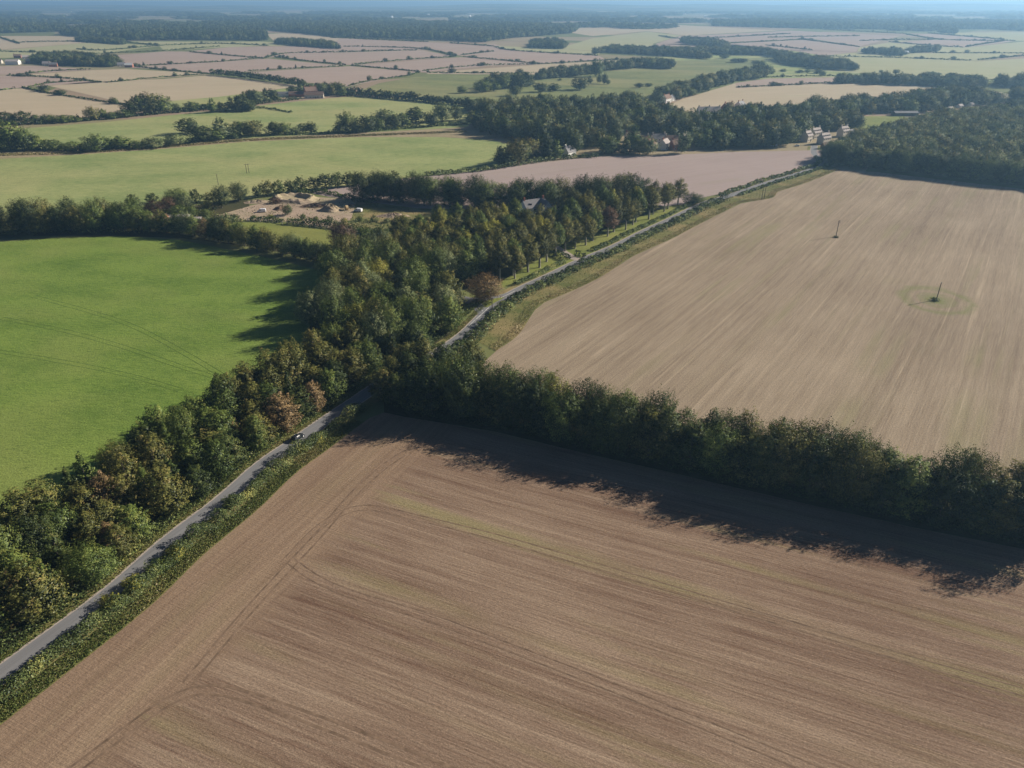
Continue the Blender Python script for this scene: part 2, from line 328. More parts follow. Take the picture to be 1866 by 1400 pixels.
def unit(r, n):
    v = r.normal(size=(n, 3)); return v / np.linalg.norm(v, axis=1)[:, None]
# ------------------------------------------------------------------ tree shapes (shared mesh data, real sizes)
def prof_broad(t): return np.clip(np.minimum(1, (t + 0.14) * 2.6) ** .7 * (1 - t ** 1.9) ** 0.8, 0.08, 1)
def prof_cone(t): return np.clip((1 - t) ** 0.8 * (0.55 + 0.45 * np.minimum(1, t * 5)), 0.03, 1)
def prof_ave(t): return np.clip(np.minimum(1, (t + 0.16) * 2.6) ** .8 * (1 - t ** 3.2) ** 0.75, 0.1, 1)
def prof_oak(t): return np.clip(np.sqrt(np.clip(1 - (2 * t * 0.92 - 0.85) ** 2, 0, 1)), 0.1, 1)
def prof_col(t): return np.clip(np.minimum(1, t * 6 + 0.4) * (1 - t ** 3), 0.08, 1)
SPEC = {  # height, crown radius, crown base, profile, lobe strength, cluster size
    'broad': (15.0, 4.3, 0.06, prof_broad, 0.22, 0.30), 'cone': (15.0, 3.2, 0.06, prof_cone, 0.12, 0.22),
    'ave': (20.0, 4.2, 0.32, prof_ave, 0.26, 0.27), 'oak': (15.0, 6.2, 0.12, prof_oak, 0.26, 0.30),
    'lime': (10.0, 3.0, 0.13, prof_oak, 0.08, 0.26), 'col': (18.0, 2.2, 0.05, prof_col, 0.10, 0.34),
    'bush': (4.0, 2.6, 0.0, prof_broad, 0.25, 0.32)}
def crown_mesh(kind, seed, ncl, per, size, mat, off=(0, 0, 0), scale=1.0, coh=0.0):
    Hh, Rr, cb, prof, lob, crs = SPEC[kind]; r = np.random.default_rng(seed * 977 + len(kind))
    tt = np.linspace(0, 1, 200); wgt = prof(tt) ** 1.3 + 0.1; cdf = np.cumsum(wgt) / wgt.sum()
    t = np.interp(r.random(ncl), cdf, tt); th = r.uniform(0, 2 * np.pi, ncl)
    ph = r.uniform(0, 6.28, 4)
    lobes = 1 + lob * (np.sin(2 * th + ph[0] + 3 * t) * 0.5 + np.sin(3 * th + ph[1] - 5 * t) * 0.5 + np.sin(5 * th + ph[2] + 9 * t) * 0.45)
    rho = np.where(r.random(ncl) < 0.78, 0.72 + 0.25 * r.random(ncl), 0.2 + 0.5 * r.random(ncl))
    rad = Rr * prof(t) * lobes * rho
    lean = r.normal(0, 0.05 * Rr, 2)
    zc = (cb + (1 - cb) * (t * 0.93 + 0.02)) * Hh + r.normal(0, 0.02 * Hh, ncl)
    c = np.stack([rad * np.cos(th) + lean[0] * t, rad * np.sin(th) + lean[1] * t, zc], 1)
    outw = c - np.array([0, 0, 1]) * (zc * 0.75 + 0.12 * Hh)[:, None] * np.array([0, 0, 1])
    outw /= np.linalg.norm(outw, axis=1)[:, None] + 1e-9
    rc = Rr * crs * r.uniform(0.65, 1.25, ncl)
    u = unit(r, ncl * per); ci = np.repeat(np.arange(ncl), per)
    # a cluster is a flattened, outward-pointing spray
    q = r.random(ncl * per); ax = outw * 0.8 + np.array([0, 0, 0.55]) + r.normal(0, .25, (ncl, 3)); ax /= np.linalg.norm(ax, axis=1)[:, None]
    pts = c[ci] + ax[ci] * (rc[ci] * (q * 1.9 - 0.45))[:, None] + u * (rc[ci] * (0.92 - 0.72 * q))[:, None] * np.array([1, 1, 0.75])
    pts[:, 2] = np.maximum(pts[:, 2], 0.15)
    nor = u * (0.5 - .25 * coh) + outw[ci] * (0.8 + .25 * coh) + unit(r, ncl * per) * (0.36 - .16 * coh) + np.array([0, 0, 0.34])
    ct = np.clip(r.normal(0.42, 0.17, ncl), 0, 1)
    ct = np.where(r.random(ncl) < 0.07, ct + 0.3, ct)
    tint = np.clip(ct[ci] + r.normal(0, 0.14, ncl * per) + 0.10 * (pts[:, 2] / Hh - 0.5), 0, 1)
    V, F = cards(pts, nor, size * r.uniform(0.7, 1.35, ncl * per), 0.58, seed + 5)
    return V * scale + np.array(off), F, tint, c
def trunk_mesh(kind, seed, c, pale=False):
    Hh, Rr, cb, *_ = SPEC[kind]; r = random.Random(seed); m = MB()
    r0 = 0.021 * Hh; top = 0.78 if kind != 'bush' else 0.5
    pts = [(r.uniform(-.02, .02) * Hh * q, r.uniform(-.02, .02) * Hh * q, Hh * q * top) for q in (0, .03, .25, .5, .75, 1)]
    m.tube(pts, [r0 * 1.5, r0 * 1.05, r0 * .9, r0 * .65, r0 * .4, r0 * .1], 8)
    for k in range(0, min(len(c), 80), 8):
        e = c[k]; z = max(cb * Hh * 0.9, e[2] - 0.28 * Hh * (0.4 + r.random() * .6)); z = min(z, Hh * 0.7)
        m.tube([(0, 0, z), (e[0] * .5, e[1] * .5, z + (e[2] - z) * .6), tuple(e)], [r0 * .42, r0 * .26, r0 * .06], 5)
    return pymesh('trunk', m.v, m.f, 'bark_pale' if pale else 'bark')
PROTO = {}
def proto(kind, lod):
    key = (kind, lod)
    if key in PROTO: return PROTO[key]
    n, per, s = {'near': (230, 34, 0.40), 'mid': (120, 16, 0.85), 'low': (60, 9, 1.5)}[lod]
    Hh, Rr = SPEC[kind][:2]; q = Rr * math.sqrt(Hh) / (4.3 * math.sqrt(15)); n = int(n * max(0.3, min(1.5, q ** 1.4)))
    if kind == 'bush': s *= 0.7
    L = []
    for v in range(5 if (kind == 'broad' and lod == 'near') else 3 if lod == 'near' else 3):
        sd = 31 * (v + 1) + len(kind)
        V, F, T, c = crown_mesh(kind, sd, n, per, s, 'leaf_green', coh=0.0 if lod == 'near' else 1.0)
        me = mesh_arrays('crown', V, F, 'leaf_green', T)
        L.append((me, trunk_mesh(kind, sd, c, kind == 'ave')))
    PROTO[key] = L; return L
MESHMAT = {}
def with_mat(me, mat):
    k = (me.name, mat)
    if k not in MESHMAT:
        c = me.copy(); c.materials.clear(); c.materials.append(MATS[mat]); MESHMAT[k] = c
    return MESHMAT[k]
TREES = []
def tree(name, kind, mat, x, y, h, wd, lod='near', label=None, group=None, z=0.0, cat='tree'):
    Hh, Rr = SPEC[kind][:2]; cr, tr = random.choice(proto(kind, lod))
    e = empty(name, (x, y, z), random.uniform(0, 6.28)); s = wd / (2 * Rr) * random.uniform(0.95, 1.08)
    e.scale = (s, s, h / Hh)
    link('crown', with_mat(cr, mat), e); link('trunk', tr, e)
    tag(e, label, cat, group); TREES.append((x, y)); return e
ORD = ['first', 'second', 'third', 'fourth', 'fifth', 'sixth', 'seventh', 'eighth', 'ninth', 'tenth', 'eleventh', 'twelfth', 'thirteenth', 'fourteenth', 'fifteenth', 'sixteenth', 'seventeenth', 'eighteenth', 'nineteenth', 'twentieth']
TENS = {20: 'twenty', 30: 'thirty', 40: 'forty', 50: 'fifty', 60: 'sixty', 70: 'seventy', 80: 'eighty', 90: 'ninety'}
def ordw(i):                       # i from 0
    if i < 20: return ORD[i]
    n = i + 1
    if n < 100:
        if n % 10 == 0: return TENS[n][:-1] + 'ieth'
        return TENS[n // 10 * 10] + '-' + ORD[n % 10 - 1]
    return str(n) + 'th'
COLW = {'leaf_olive': 'olive brown', 'leaf_green': 'green', 'leaf_dark': 'dark green', 'leaf_rust': 'rusty brown', 'leaf_copper': 'copper red',
        'leaf_yellow': 'yellow green', 'leaf_willow': 'grey green', 'leaf_wood': 'green', 'leaf_young': 'olive'}
def pick(ws):
    k = list(ws); return random.choices(k, [ws[a] for a in k])[0]
def tree_rows(P, offs, sp, kinds, mats, h, wd, lod, name, phrase, group, jit=0.3, rows=None, skip=None):
    """rows of single trees along a line; labels count along each row"""
    for ri, o in enumerate(offs):
        Q = offset(P, o); seg = np.r_[0, np.cumsum(np.linalg.norm(np.diff(Q, axis=0), axis=1))]; L = seg[-1]; k = 0
        ds = np.arange(sp * (0.3 + 0.4 * (ri % 2)), L, sp)
        for d in ds:
            d += random.uniform(-jit, jit) * sp; x = np.interp(d, seg, Q[:, 0]) + random.uniform(-jit, jit) * sp * .7; y = np.interp(d, seg, Q[:, 1]) + random.uniform(-jit, jit) * sp * .7
            if skip and skip(x, y): continue
            kd = pick(kinds); mt = pick(mats); hh = random.uniform(*h); ww = random.uniform(*wd)
            if kd == 'cone': ww *= 0.72; hh *= 1.05
            rn = (rows[ri] + ', ') if rows else ''
            tree(name, kd, mt, x, y, hh, ww, lod, f'{COLW[mt]} tree, {ordw(k)} {phrase}{", " + rows[ri] if rows else ""}', group)
            k += 1
# ------------------------------------------------------------------ instanced masses (kind = stuff)
def proto_collection(name, kinds, mats, lod):
    c = bpy.data.collections.new(name); i = 0
    for mat in mats:
        for kd in kinds:
            for cr, tr in proto(kd, lod)[:2 if len(mats) > 2 else 3]:
                o = bpy.data.objects.new(f'{name}_{i:02d}', with_mat(cr, mat)); c.objects.link(o); i += 1
    return c, i
def mass(name, XY, Hs, Ws, coll, nvar, baseH, baseW, label, cat, z=0.0):
    n = len(XY); me = bpy.data.meshes.new(name); V = np.zeros((n, 3), np.float32); V[:, :2] = XY; V[:, 2] = z
    me.vertices.add(n); me.vertices.foreach_set('co', V.ravel())
    a = me.attributes.new('scl', 'FLOAT_VECTOR', 'POINT'); sx = Ws / baseW
    a.data.foreach_set('vector', np.stack([sx, sx, Hs / baseH], 1).astype(np.float32).ravel())
    a = me.attributes.new('rz', 'FLOAT_VECTOR', 'POINT'); rz = np.zeros((n, 3), np.float32); rz[:, 2] = rng.uniform(0, 6.28, n); a.data.foreach_set('vector', rz.ravel())
    a = me.attributes.new('idx', 'INT', 'POINT'); a.data.foreach_set('value', rng.integers(0, nvar, n).astype(np.int32))
    o = link(name, me); tag(o, label, cat, None, 'stuff')
    ng = bpy.data.node_groups.new(name, 'GeometryNodeTree')
    ng.interface.new_socket('Geometry', in_out='INPUT', socket_type='NodeSocketGeometry'); ng.interface.new_socket('Geometry', in_out='OUTPUT', socket_type='NodeSocketGeometry')
    N = ng.nodes; gi = N.new('NodeGroupInput'); go = N.new('NodeGroupOutput'); ip = N.new('GeometryNodeInstanceOnPoints'); ci = N.new('GeometryNodeCollectionInfo')
    ci.inputs['Collection'].default_value = coll; ci.inputs['Separate Children'].default_value = True; ci.inputs['Reset Children'].default_value = True
    ip.inputs['Pick Instance'].default_value = True
    def attr(nm, ty):
        q = N.new('GeometryNodeInputNamedAttribute'); q.data_type = ty; q.inputs['Name'].default_value = nm; return q.outputs['Attribute']
    Lk = ng.links.new
    Lk(gi.outputs[0], ip.inputs['Points']); Lk(ci.outputs[0], ip.inputs['Instance']); Lk(attr('idx', 'INT'), ip.inputs['Instance Index'])
    Lk(attr('rz', 'FLOAT_VECTOR'), ip.inputs['Rotation']); Lk(attr('scl', 'FLOAT_VECTOR'), ip.inputs['Scale']); Lk(ip.outputs[0], go.inputs[0])
    md = o.modifiers.new('scatter', 'NODES'); md.node_group = ng; return o
# ------------------------------------------------------------------ hedges and ground cover made of small leaf faces
HEDGES = 0
def hedge(label, P, wd, h, mat='leaf_hedge', name='hedge', group=None, cat='hedge', size=None, dens=1.0, kind=None, wob=0.3, box=False, patch=0.0, z=0.0, tuft=False):
    global HEDGES; HEDGES += 1
    r = np.random.default_rng(HEDGES * 13 + 1); P = np.asarray(P, float)
    seg = np.r_[0, np.cumsum(np.linalg.norm(np.diff(P, axis=0), axis=1))]; L = seg[-1]
    D = np.hypot(*P.mean(0)) + 40; s = size or float(np.clip(D * 0.0019, 0.30, 3.2))
    N = int(L * (wd * 0.9 + 1.7 * h) / (s * s) * 2.6 * dens) + 20
    d = r.uniform(0, L, N); k = np.arange(0, L + 8, 2.5); hk = 1 + wob * r.normal(0, 1, len(k)); hk = np.clip(hk, 0.45, 1.9); wk = np.clip(1 + wob * r.normal(0, .7, len(k)), .6, 1.5)
    tk = r.random(len(k)) ** 2
    hv = np.interp(d, k, hk); wv = np.interp(d, k, wk); tv = np.interp(d, k, tk)
    n, al = normals2(P); X = np.stack([np.interp(d, seg, P[:, i]) for i in (0, 1)], 1); nn = np.stack([np.interp(d, seg, n[:, i]) for i in (0, 1)], 1)
    if box:
        q = r.uniform(-1, 1, N); u = q * .5 * wd * wv; zz = np.where(r.random(N) < .5, h * hv, r.uniform(0.03, 1, N) * h * hv); e = np.where(zz < h * hv * .98, np.sign(q) * .5 * wd * wv, u); u = e
        on = np.where(zz < h * hv * .98, 1, 0)[:, None] * nn * np.sign(q)[:, None]; up = np.where(zz < h * hv * .98, 0.2, 1)
    else:
        an = r.uniform(0, np.pi, N); rr = np.where(r.random(N) < .75, r.uniform(.82, 1.05, N), r.uniform(.3, .9, N))
        u = np.cos(an) * .5 * wd * wv * rr; zz = np.sin(an) ** .6 * h * hv * rr + 0.05; on = nn * np.cos(an)[:, None]; up = np.sin(an) + .2
    cen = np.zeros((N, 3)); cen[:, :2] = X + nn * u[:, None]; cen[:, 2] = zz + z + (0 if box else r.normal(0, .06 * h, N).clip(0))
    nor = np.zeros((N, 3)); nor[:, :2] = on; nor[:, 2] = up; nor = nor + unit(r, N) * 0.8
    if tuft: nor[:, 2] *= 0.25
    tint = np.clip(0.36 + r.normal(0, .16, N) + (tv - .33) * 0.5 + patch * (tv > .55), 0, 1)
    V, F = cards(cen, nor, s * r.uniform(.7, 1.4, N), 0.6, HEDGES)
    o = link(name, mesh_arrays(name, V, F, mat, tint)); tag(o, label, cat, group, kind); return o
def cover(name, XY, size, hgt, mat, label, cat):
    """tufts of rough growth: one object nobody could count"""
    N = len(XY); r = np.random.default_rng(N); cen = np.zeros((N, 3)); cen[:, :2] = XY; cen[:, 2] = hgt * (0.3 + 0.7 * r.random(N)) * .6 + 0.06
    nor = unit(r, N); nor[:, 2] = abs(nor[:, 2]) * 0.6 + 0.15
    f = np.sin(XY[:, 0] * .31) * np.cos(XY[:, 1] * .23) + np.sin(XY[:, 0] * .07 + XY[:, 1] * .11)
    V, F = cards(cen, nor, size * r.uniform(.6, 1.4, N), .55, 3); tint = np.clip(.45 + .16 * f + r.normal(0, .17, N), 0, 1)
    o = link(name, mesh_arrays(name, V, F, mat, tint)); tag(o, label, cat, None, 'stuff'); return o
def along(P, o0, o1, n):
    seg = np.r_[0, np.cumsum(np.linalg.norm(np.diff(P, axis=0), axis=1))]; d = rng.uniform(0, seg[-1], n); nn, _ = normals2(P)
    X = np.stack([np.interp(d, seg, P[:, i]) for i in (0, 1)], 1); q = np.stack([np.interp(d, seg, nn[:, i]) for i in (0, 1)], 1)
    return X + q * rng.uniform(min(o0, o1), max(o0, o1), n)[:, None]
# ================================================================== THE SETTING
B = 60000
sheet('ground', [(-B, -300), (B, -300), (B, B), (-B, B)], 0.0, 'farmland')
# far low hills that close the view
def far_hills():
    nx, ny = 90, 26; xs = np.linspace(-16000, 16000, nx); ys = np.linspace(8500, 17500, ny); X, Y = np.meshgrid(xs, ys)
    u = (X / 1000); q = (Y - 8500) / 9000
    Z = (26 + 16 * np.sin(u * .55 + .6) + 12 * np.sin(u * 1.37 + 2) + 8 * np.sin(u * 2.9 + q * 5)) * np.sin(np.pi * np.clip(q * 1.05, 0, 1)) ** .8
    Z += (48 + 18 * np.sin(u * .9 + 1.5) + 7 * np.sin(u * 2.3)) * np.exp(-((q - .72) / .22) ** 2) * (0.45 + .55 / (1 + np.exp(-(u - 1.5) / 1.2)))
    Z = np.minimum(Z, 98) - 0.8; Z[0, :] = -0.8; Z[-1, :] = -0.8; Z[:, 0] = -0.8; Z[:, -1] = -0.8
    V = np.stack([X.ravel(), Y.ravel(), Z.ravel()], 1); i = np.arange(ny - 1)[:, None] * nx + np.arange(nx - 1)[None, :]
    i = i.ravel(); o = link('hills', mesh_arrays('hills', V, np.stack([i, i + 1, i + nx + 1, i + nx], 1), 'wooded_hills', smooth_=True)); o['kind'] = 'structure'
far_hills()
# ---- lane
ROAD_PX = [(0, 1231), (108, 1152), (218, 1070), (302, 991), (412, 909), (474, 850), (536, 809), (568, 785), (666, 719), (707, 691), (765, 660), (821, 629), (855, 602), (882, 574), (912, 549), (943, 530), (1006, 501), (1057, 476), (1120, 450), (1171, 424), (1223, 400), (1257, 383), (1291, 368), (1330, 357), (1400, 333), (1460, 315), (1504, 297)]
rp = GP(ROAD_PX); rp = [(rp[0][0] - (rp[1][0] - rp[0][0]) * 2.5, rp[0][1] - (rp[1][1] - rp[0][1]) * 2.5)] + rp + [(247, 600), (262, 640)]
ROAD = smooth(rp, 2.5)
for _ in range(6): ROAD[1:-1] = (ROAD[:-2] + 2 * ROAD[1:-1] + ROAD[2:]) / 4
def road_part(y0, y1): return ROAD[(ROAD[:, 1] > y0) & (ROAD[:, 1] < y1)]
RW = 2.3
ribbon('road_verge', ROAD, -5.2, 6.5, 0.06, 'grass_rough')
ribbon('lane', ROAD, -RW, RW, 0.10, 'asphalt')
for a_, b_ in ((-2.85, -2.2), (2.2, 2.75)): ribbon('road_edge', ROAD, a_, b_, 0.094, 'gravel')
# side road at the junction, and the other arm round the grass island
side = smooth(GP([(884, 572), (872, 560), (862, 552), (846, 545), (820, 541), (780, 537), (730, 530)]), 2)
ribbon('side_road', side, -2.6, 2.6, 0.104, 'asphalt')
arm = smooth(GP([(938, 533), (915, 540), (890, 545), (862, 546), (830, 543)]), 2)
ribbon('side_road', arm, -1.7, 1.7, 0.108, 'asphalt')
sheet('grass_island', GP([(882, 557), (890, 547), (905, 544), (920, 542.5), (914, 546), (902, 552), (890, 560), (884, 561)]), 0.16, 'lawn')
def line_mark(pts, wd, name='road_marking'):
    P = smooth(GP(pts), 1.5); return ribbon(name, P, -wd / 2, wd / 2, 0.117, 'road_paint')
line_mark([(872, 560), (878, 566), (882, 570)], .25); line_mark([(868, 582), (880, 571), (891, 561)], .3)
line_mark([(913, 543), (926, 537), (938, 531)], .25); line_mark([(851, 598), (860, 589), (866, 583)], .2)
drive = smooth(GP([(1060, 474), (1046, 471), (1034, 464), (1015, 452), (1000, 440)]), 2)
ribbon('driveway', drive, -2.2, 2.2, 0.112, 'gravel')
# ---- foreground stubble field: headland along the lane, interior rows along the belt
edge = offset(road_part(-20, 190), 10.3); edge = edge[edge[:, 1] < 184]
corner = G(700, 752)
belt_front = GP([(738, 760), (903, 787), (1074, 828), (1226, 862), (1462, 917), (1658, 960), (1866, 1001), (2150, 1060)])
hl = offset(road_part(-20, 190), 35); hl = hl[hl[:, 1] < 172]
head_poly = [tuple(p) for p in edge] + [corner] + [belt_front[0]] + [tuple(p) for p in hl[::-1]]
int_poly = [tuple(p) for p in hl] + belt_front + [(190, 100), (190, 0), (-60, 0)]
hm = hl[len(hl) // 2]; hd_ = hl[-1] - hl[0]; hd_ /= np.linalg.norm(hd_)
stubble_headland('stubble_near', ((math.atan2(hd_[1], hd_[0]), (0.315, 0.226, 0.152), (0.178, 0.118, 0.080), (0.21, 0.19, 0.09)), dict(g_amt=.2, rows=.8, grain=.55, contrast=.95)),
                 ((BELT_ANG, (0.318, 0.236, 0.167), (0.138, 0.084, 0.058), (0.245, 0.22, 0.10)), dict(g_amt=.6, grain=.62, contrast=1.0, bend=5)), tuple(hm), (hd_[1], -hd_[0]))
fn = sheet('stubble_field', [tuple(p) for p in edge] + [corner] + belt_front + [(190, 100), (190, 0), (-60, 0)], 0.03, 'stubble_near'); fh = fn
def tracks(pts, gauge=1.9, wd=0.5, z=0.04, mat='track_soil', parent=None, step=2):
    P = smooth(GP(pts), step)
    for _ in range(14): P[1:-1] = (P[:-2] + 2 * P[1:-1] + P[2:]) / 4
    for o in (-gauge / 2, gauge / 2): ribbon('wheel_track', P, o - wd / 2, o + wd / 2, z, mat, None, parent)
tracks([(120, 1415), (285, 1290), (342, 1246), (373, 1240), (432, 1264), (520, 1293), (640, 1337), (760, 1385), (900, 1440)], parent=fh, z=.042)
tracks([(342, 1246), (440, 1127), (534, 1025), (600, 955), (640, 903), (725, 830), (757, 815)], 2.0, .45, .046, parent=fh)
tracks([(528, 1016), (560, 975), (613, 935), (640, 921), (675, 917), (718, 934), (875, 971), (1060, 1024), (1240, 1078), (1480, 1150), (1866, 1262)], 1.9, .3, .05, parent=fn)
tracks([(530, 1022), (540, 1038), (566, 1052), (640, 1085), (757, 1116), (954, 1190), (1150, 1266), (1500, 1410)], 1.9, .28, .054, parent=fn)
ribbon('field_margin', offset(road_part(-20, 184), 8.4), -2.2, 2.2, 0.05, 'grass_rough')
# ---- green field on the left
left_edge = offset(road_part(60, 240), -36)
L_poly = [(-330, 60)] + [tuple(p) for p in left_edge if p[1] < 222] + GP([(560, 600), (598, 565), (604, 520), (600, 497), (470, 466), (330, 438), (230, 431), (100, 434), (0, 441), (-180, 455)]) + [(-420, 330)]
lf = sheet('green_field', L_poly, 0.03, 'grass_bright')
for pts in ([(0, 580), (120, 603), (250, 640), (330, 670), (400, 690)], [(-40, 635), (90, 655), (230, 682), (330, 712)], [(60, 540), (220, 585), (330, 640), (430, 700)]):
    tracks(pts, 2.2, .22, .036, 'track_grass', lf, 4)
# ---- wood floor under belts and woods
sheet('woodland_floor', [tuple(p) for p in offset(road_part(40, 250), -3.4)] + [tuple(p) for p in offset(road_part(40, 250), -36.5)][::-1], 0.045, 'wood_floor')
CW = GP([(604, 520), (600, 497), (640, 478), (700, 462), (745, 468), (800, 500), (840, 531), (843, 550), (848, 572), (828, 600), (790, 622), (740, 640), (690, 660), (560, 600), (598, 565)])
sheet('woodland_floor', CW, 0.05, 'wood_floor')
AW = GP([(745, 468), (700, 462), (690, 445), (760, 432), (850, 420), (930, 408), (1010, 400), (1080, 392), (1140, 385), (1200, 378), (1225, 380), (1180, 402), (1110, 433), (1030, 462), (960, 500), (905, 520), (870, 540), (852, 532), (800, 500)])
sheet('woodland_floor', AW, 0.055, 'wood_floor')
LAWN = GP([(912, 526), (905, 518), (960, 485), (1030, 446), (1110, 415), (1180, 390), (1225, 374), (1248, 372), (1262, 376), (1160, 424), (1066, 468), (1040, 480), (975, 505)])
sheet('lawn', LAWN, 0.065, 'lawn')
# ---- right hand stubble field with its margins
r_edge = GP([(904, 640), (945, 610), (975, 565), (993, 551), (1041, 531), (1100, 502), (1154, 467), (1223, 436), (1274, 409), (1320, 386), (1350, 371), (1406, 361), (1420, 349), (1462, 336), (1496, 323), (1530, 309)])
r_poly = r_edge + GP([(1600, 314), (1866, 345), (2100, 372)]) + [(420, 330), (300, 150)] + GP([(1866, 905), (1658, 868), (1462, 830), (1226, 782), (1074, 752), (950, 718), (860, 680)])
sheet('stubble_field', r_poly, 0.03, 'stubble_right')
marg = smooth(r_edge, 3)
rr_ = road_part(240, 560)
m_poly = [tuple(p) for p in offset(rr_, 3.0)] + [tuple(p) for p in marg[::-1]]
sheet('field_margin', m_poly, 0.04, 'grass_rough')
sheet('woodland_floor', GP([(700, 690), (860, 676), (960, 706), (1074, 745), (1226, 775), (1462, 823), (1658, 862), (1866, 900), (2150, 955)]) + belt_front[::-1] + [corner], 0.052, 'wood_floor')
# ---- fields beyond
sheet('pink_field', GP([(560, 351), (620, 341), (740, 325), (880, 311), (957, 299), (1086, 286), (1207, 283), (1350, 277), (1497, 274), (1502, 292), (1420, 322), (1320, 352), (1272, 362), (1240, 374), (1000, 388), (760, 380), (640, 364), (600, 359)]), 0.07, 'stubble_pink')
sheet('grass_field', GP([(-300, 305), (0, 289), (150, 281), (300, 271), (450, 258), (640, 250), (800, 250), (900, 256), (935, 266), (930, 290), (880, 311), (740, 325), (560, 351), (400, 368), (250, 392), (0, 390), (-300, 410)]), 0.065, 'grass_mid')
sheet('grass_field', GP([(-250, 250), (60, 233), (200, 222), (400, 201), (560, 183), (640, 176), (760, 180), (870, 194), (870, 215), (850, 232), (640, 243), (330, 258), (0, 276), (-250, 290)]), 0.065, 'grass_mid')
sheet('dry_bank', GP([(-250, 292), (0, 279), (150, 275), (300, 267), (450, 254), (640, 246), (800, 236), (900, 240), (905, 252), (800, 250), (640, 250.5), (450, 258.5), (300, 271.5), (150, 281.5), (0, 290), (-250, 306)]), 0.075, 'grass_dry')
sheet('paddock', GP([(395, 412), (430, 405), (520, 407), (600, 420), (660, 432), (600, 446), (520, 447), (440, 432)]), 0.07, 'lawn')
site = sheet('building_site', GP([(395, 392), (455, 375), (560, 358), (640, 364), (700, 372), (760, 382), (800, 392), (760, 405), (690, 418), (600, 416), (520, 404), (450, 402)]), 0.06, 'bare_earth')
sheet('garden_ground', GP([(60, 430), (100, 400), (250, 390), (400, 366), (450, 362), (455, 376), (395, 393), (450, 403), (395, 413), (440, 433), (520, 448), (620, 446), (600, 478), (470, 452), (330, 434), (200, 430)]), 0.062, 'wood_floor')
sheet('site_yard', GP([(650, 366), (760, 378), (900, 390), (1000, 392), (1000, 402), (880, 408), (760, 410), (700, 420), (600, 418), (640, 400)]), 0.068, 'grass_rough')
sheet('meadow', GP([(640, 172), (690, 152), (780, 136), (1000, 137), (1200, 112), (1400, 105), (1420, 132), (1380, 145), (1300, 162), (1200, 190), (1050, 195), (900, 200), (860, 190), (760, 177)]), 0.07, 'grass_meadow')
sheet('meadow', GP([(1110, 112), (1200, 104), (1300, 86), (1380, 80), (1500, 100), (1480, 128), (1866, 152), (1866, 147), (1500, 141), (1380, 145), (1400, 105), (1200, 112)]), 0.09, 'grass_mid')
def far_field(pts, mat, z=0.12): return sheet('far_field', GP(pts), z, mat)
far_field([(-150, 222), (-150, 172), (28, 162), (50, 161), (235, 193), (240, 200), (165, 217), (60, 216)], 'stubble_far_cream')
far_field([(90, 157), (145, 151), (300, 144), (384, 137), (551, 157), (470, 168), (396, 177), (316, 184), (262, 178), (236, 190)], 'stubble_far_cream')
far_field([(316, 184), (396, 177), (470, 168), (551, 158), (580, 168), (480, 184), (400, 198), (320, 203), (262, 196)], 'grass_mid', .13)
far_field([(-150, 170), (-150, 141), (10, 138), (120, 144), (180, 151), (90, 156), (28, 161)], 'stubble_far_pink')
far_field([(40, 137), (170, 128), (230, 126), (340, 132), (384, 136), (300, 142), (195, 151), (120, 143)], 'stubble_far_cream')
far_field([(-150, 138), (-150, 124), (60, 120), (170, 127), (40, 136)], 'stubble_far_pink')
far_field([(145, 106), (300, 94), (335, 94), (480, 107), (300, 118), (230, 121), (160, 112)], 'stubble_far_pink')
far_field([(340, 94), (420, 86), (600, 84), (620, 95), (480, 106)], 'stubble_far_pink', .14)
far_field([(230, 123), (300, 118.5), (490, 107), (625, 120), (450, 131), (385, 135), (310, 128)], 'stubble_far_pink', .125)
far_field([(450, 132), (625, 121.5), (640, 121), (765, 132), (690, 147), (635, 158), (550, 150), (460, 137)], 'stubble_far_pink')
far_field([(500, 104), (520, 98), (620, 96), (770, 92), (830, 103), (645, 118), (625, 119)], 'stubble_far_pink', .13)
far_field([(645, 119), (840, 104.5), (985, 117), (900, 119.5), (770, 132)], 'stubble_far_pink', .12)
far_field([(775, 133), (985, 118), (1110, 111), (1180, 117), (1000, 136.5), (780, 135)], 'stubble_far_cream', .135)
far_field([(600, 84), (620, 70), (700, 74), (790, 78), (900, 84), (780, 90), (625, 95)], 'stubble_far_pink', .13)
far_field([(780, 91), (900, 80), (940, 93), (985, 100), (985, 116), (845, 103)], 'stubble_far_pink', .14)
far_field([(940, 93), (1090, 102), (1110, 110), (985, 116.5), (985, 100)], 'stubble_far_pink', .145)
far_field([(900, 84), (1010, 88), (1095, 95), (1090, 101), (940, 92.5)], 'stubble_far_green', .15)
far_field([(0, 92), (160, 78), (300, 83), (140, 104), (60, 104), (-150, 112), (-150, 96)], 'stubble_far_green', .12)
far_field([(-100, 68), (0, 66), (120, 66), (230, 77), (160, 78), (0, 91), (-100, 92)], 'stubble_far_cream', .13)
far_field([(230, 76), (480, 76), (560, 82), (420, 86), (300, 93), (290, 84)], 'stubble_far_green', .13)
far_field([(485, 62), (540, 60), (620, 70), (600, 83), (500, 76)], 'stubble_far_cream', .14)
far_field([(1190, 207), (1243, 181), (1340, 152), (1400, 144), (1520, 142), (1700, 150), (1820, 168), (1860, 176), (1700, 200), (1500, 208), (1380, 218)], 'stubble_far_cream', .12)
far_field([(1340, 151.5), (1400, 143.5), (1530, 141), (1540, 150), (1430, 156), (1342, 161)], 'stubble_far_pink', .14)
far_field([(1480, 128), (1500, 103), (1640, 106), (1780, 112), (1950, 102), (1990, 150), (1866, 147), (1600, 136)], 'stubble_far_green', .12)
far_field([(1500, 102.5), (1560, 96), (1700, 97), (1866, 98), (1780, 111), (1640, 105)], 'stubble_far_green', .16)
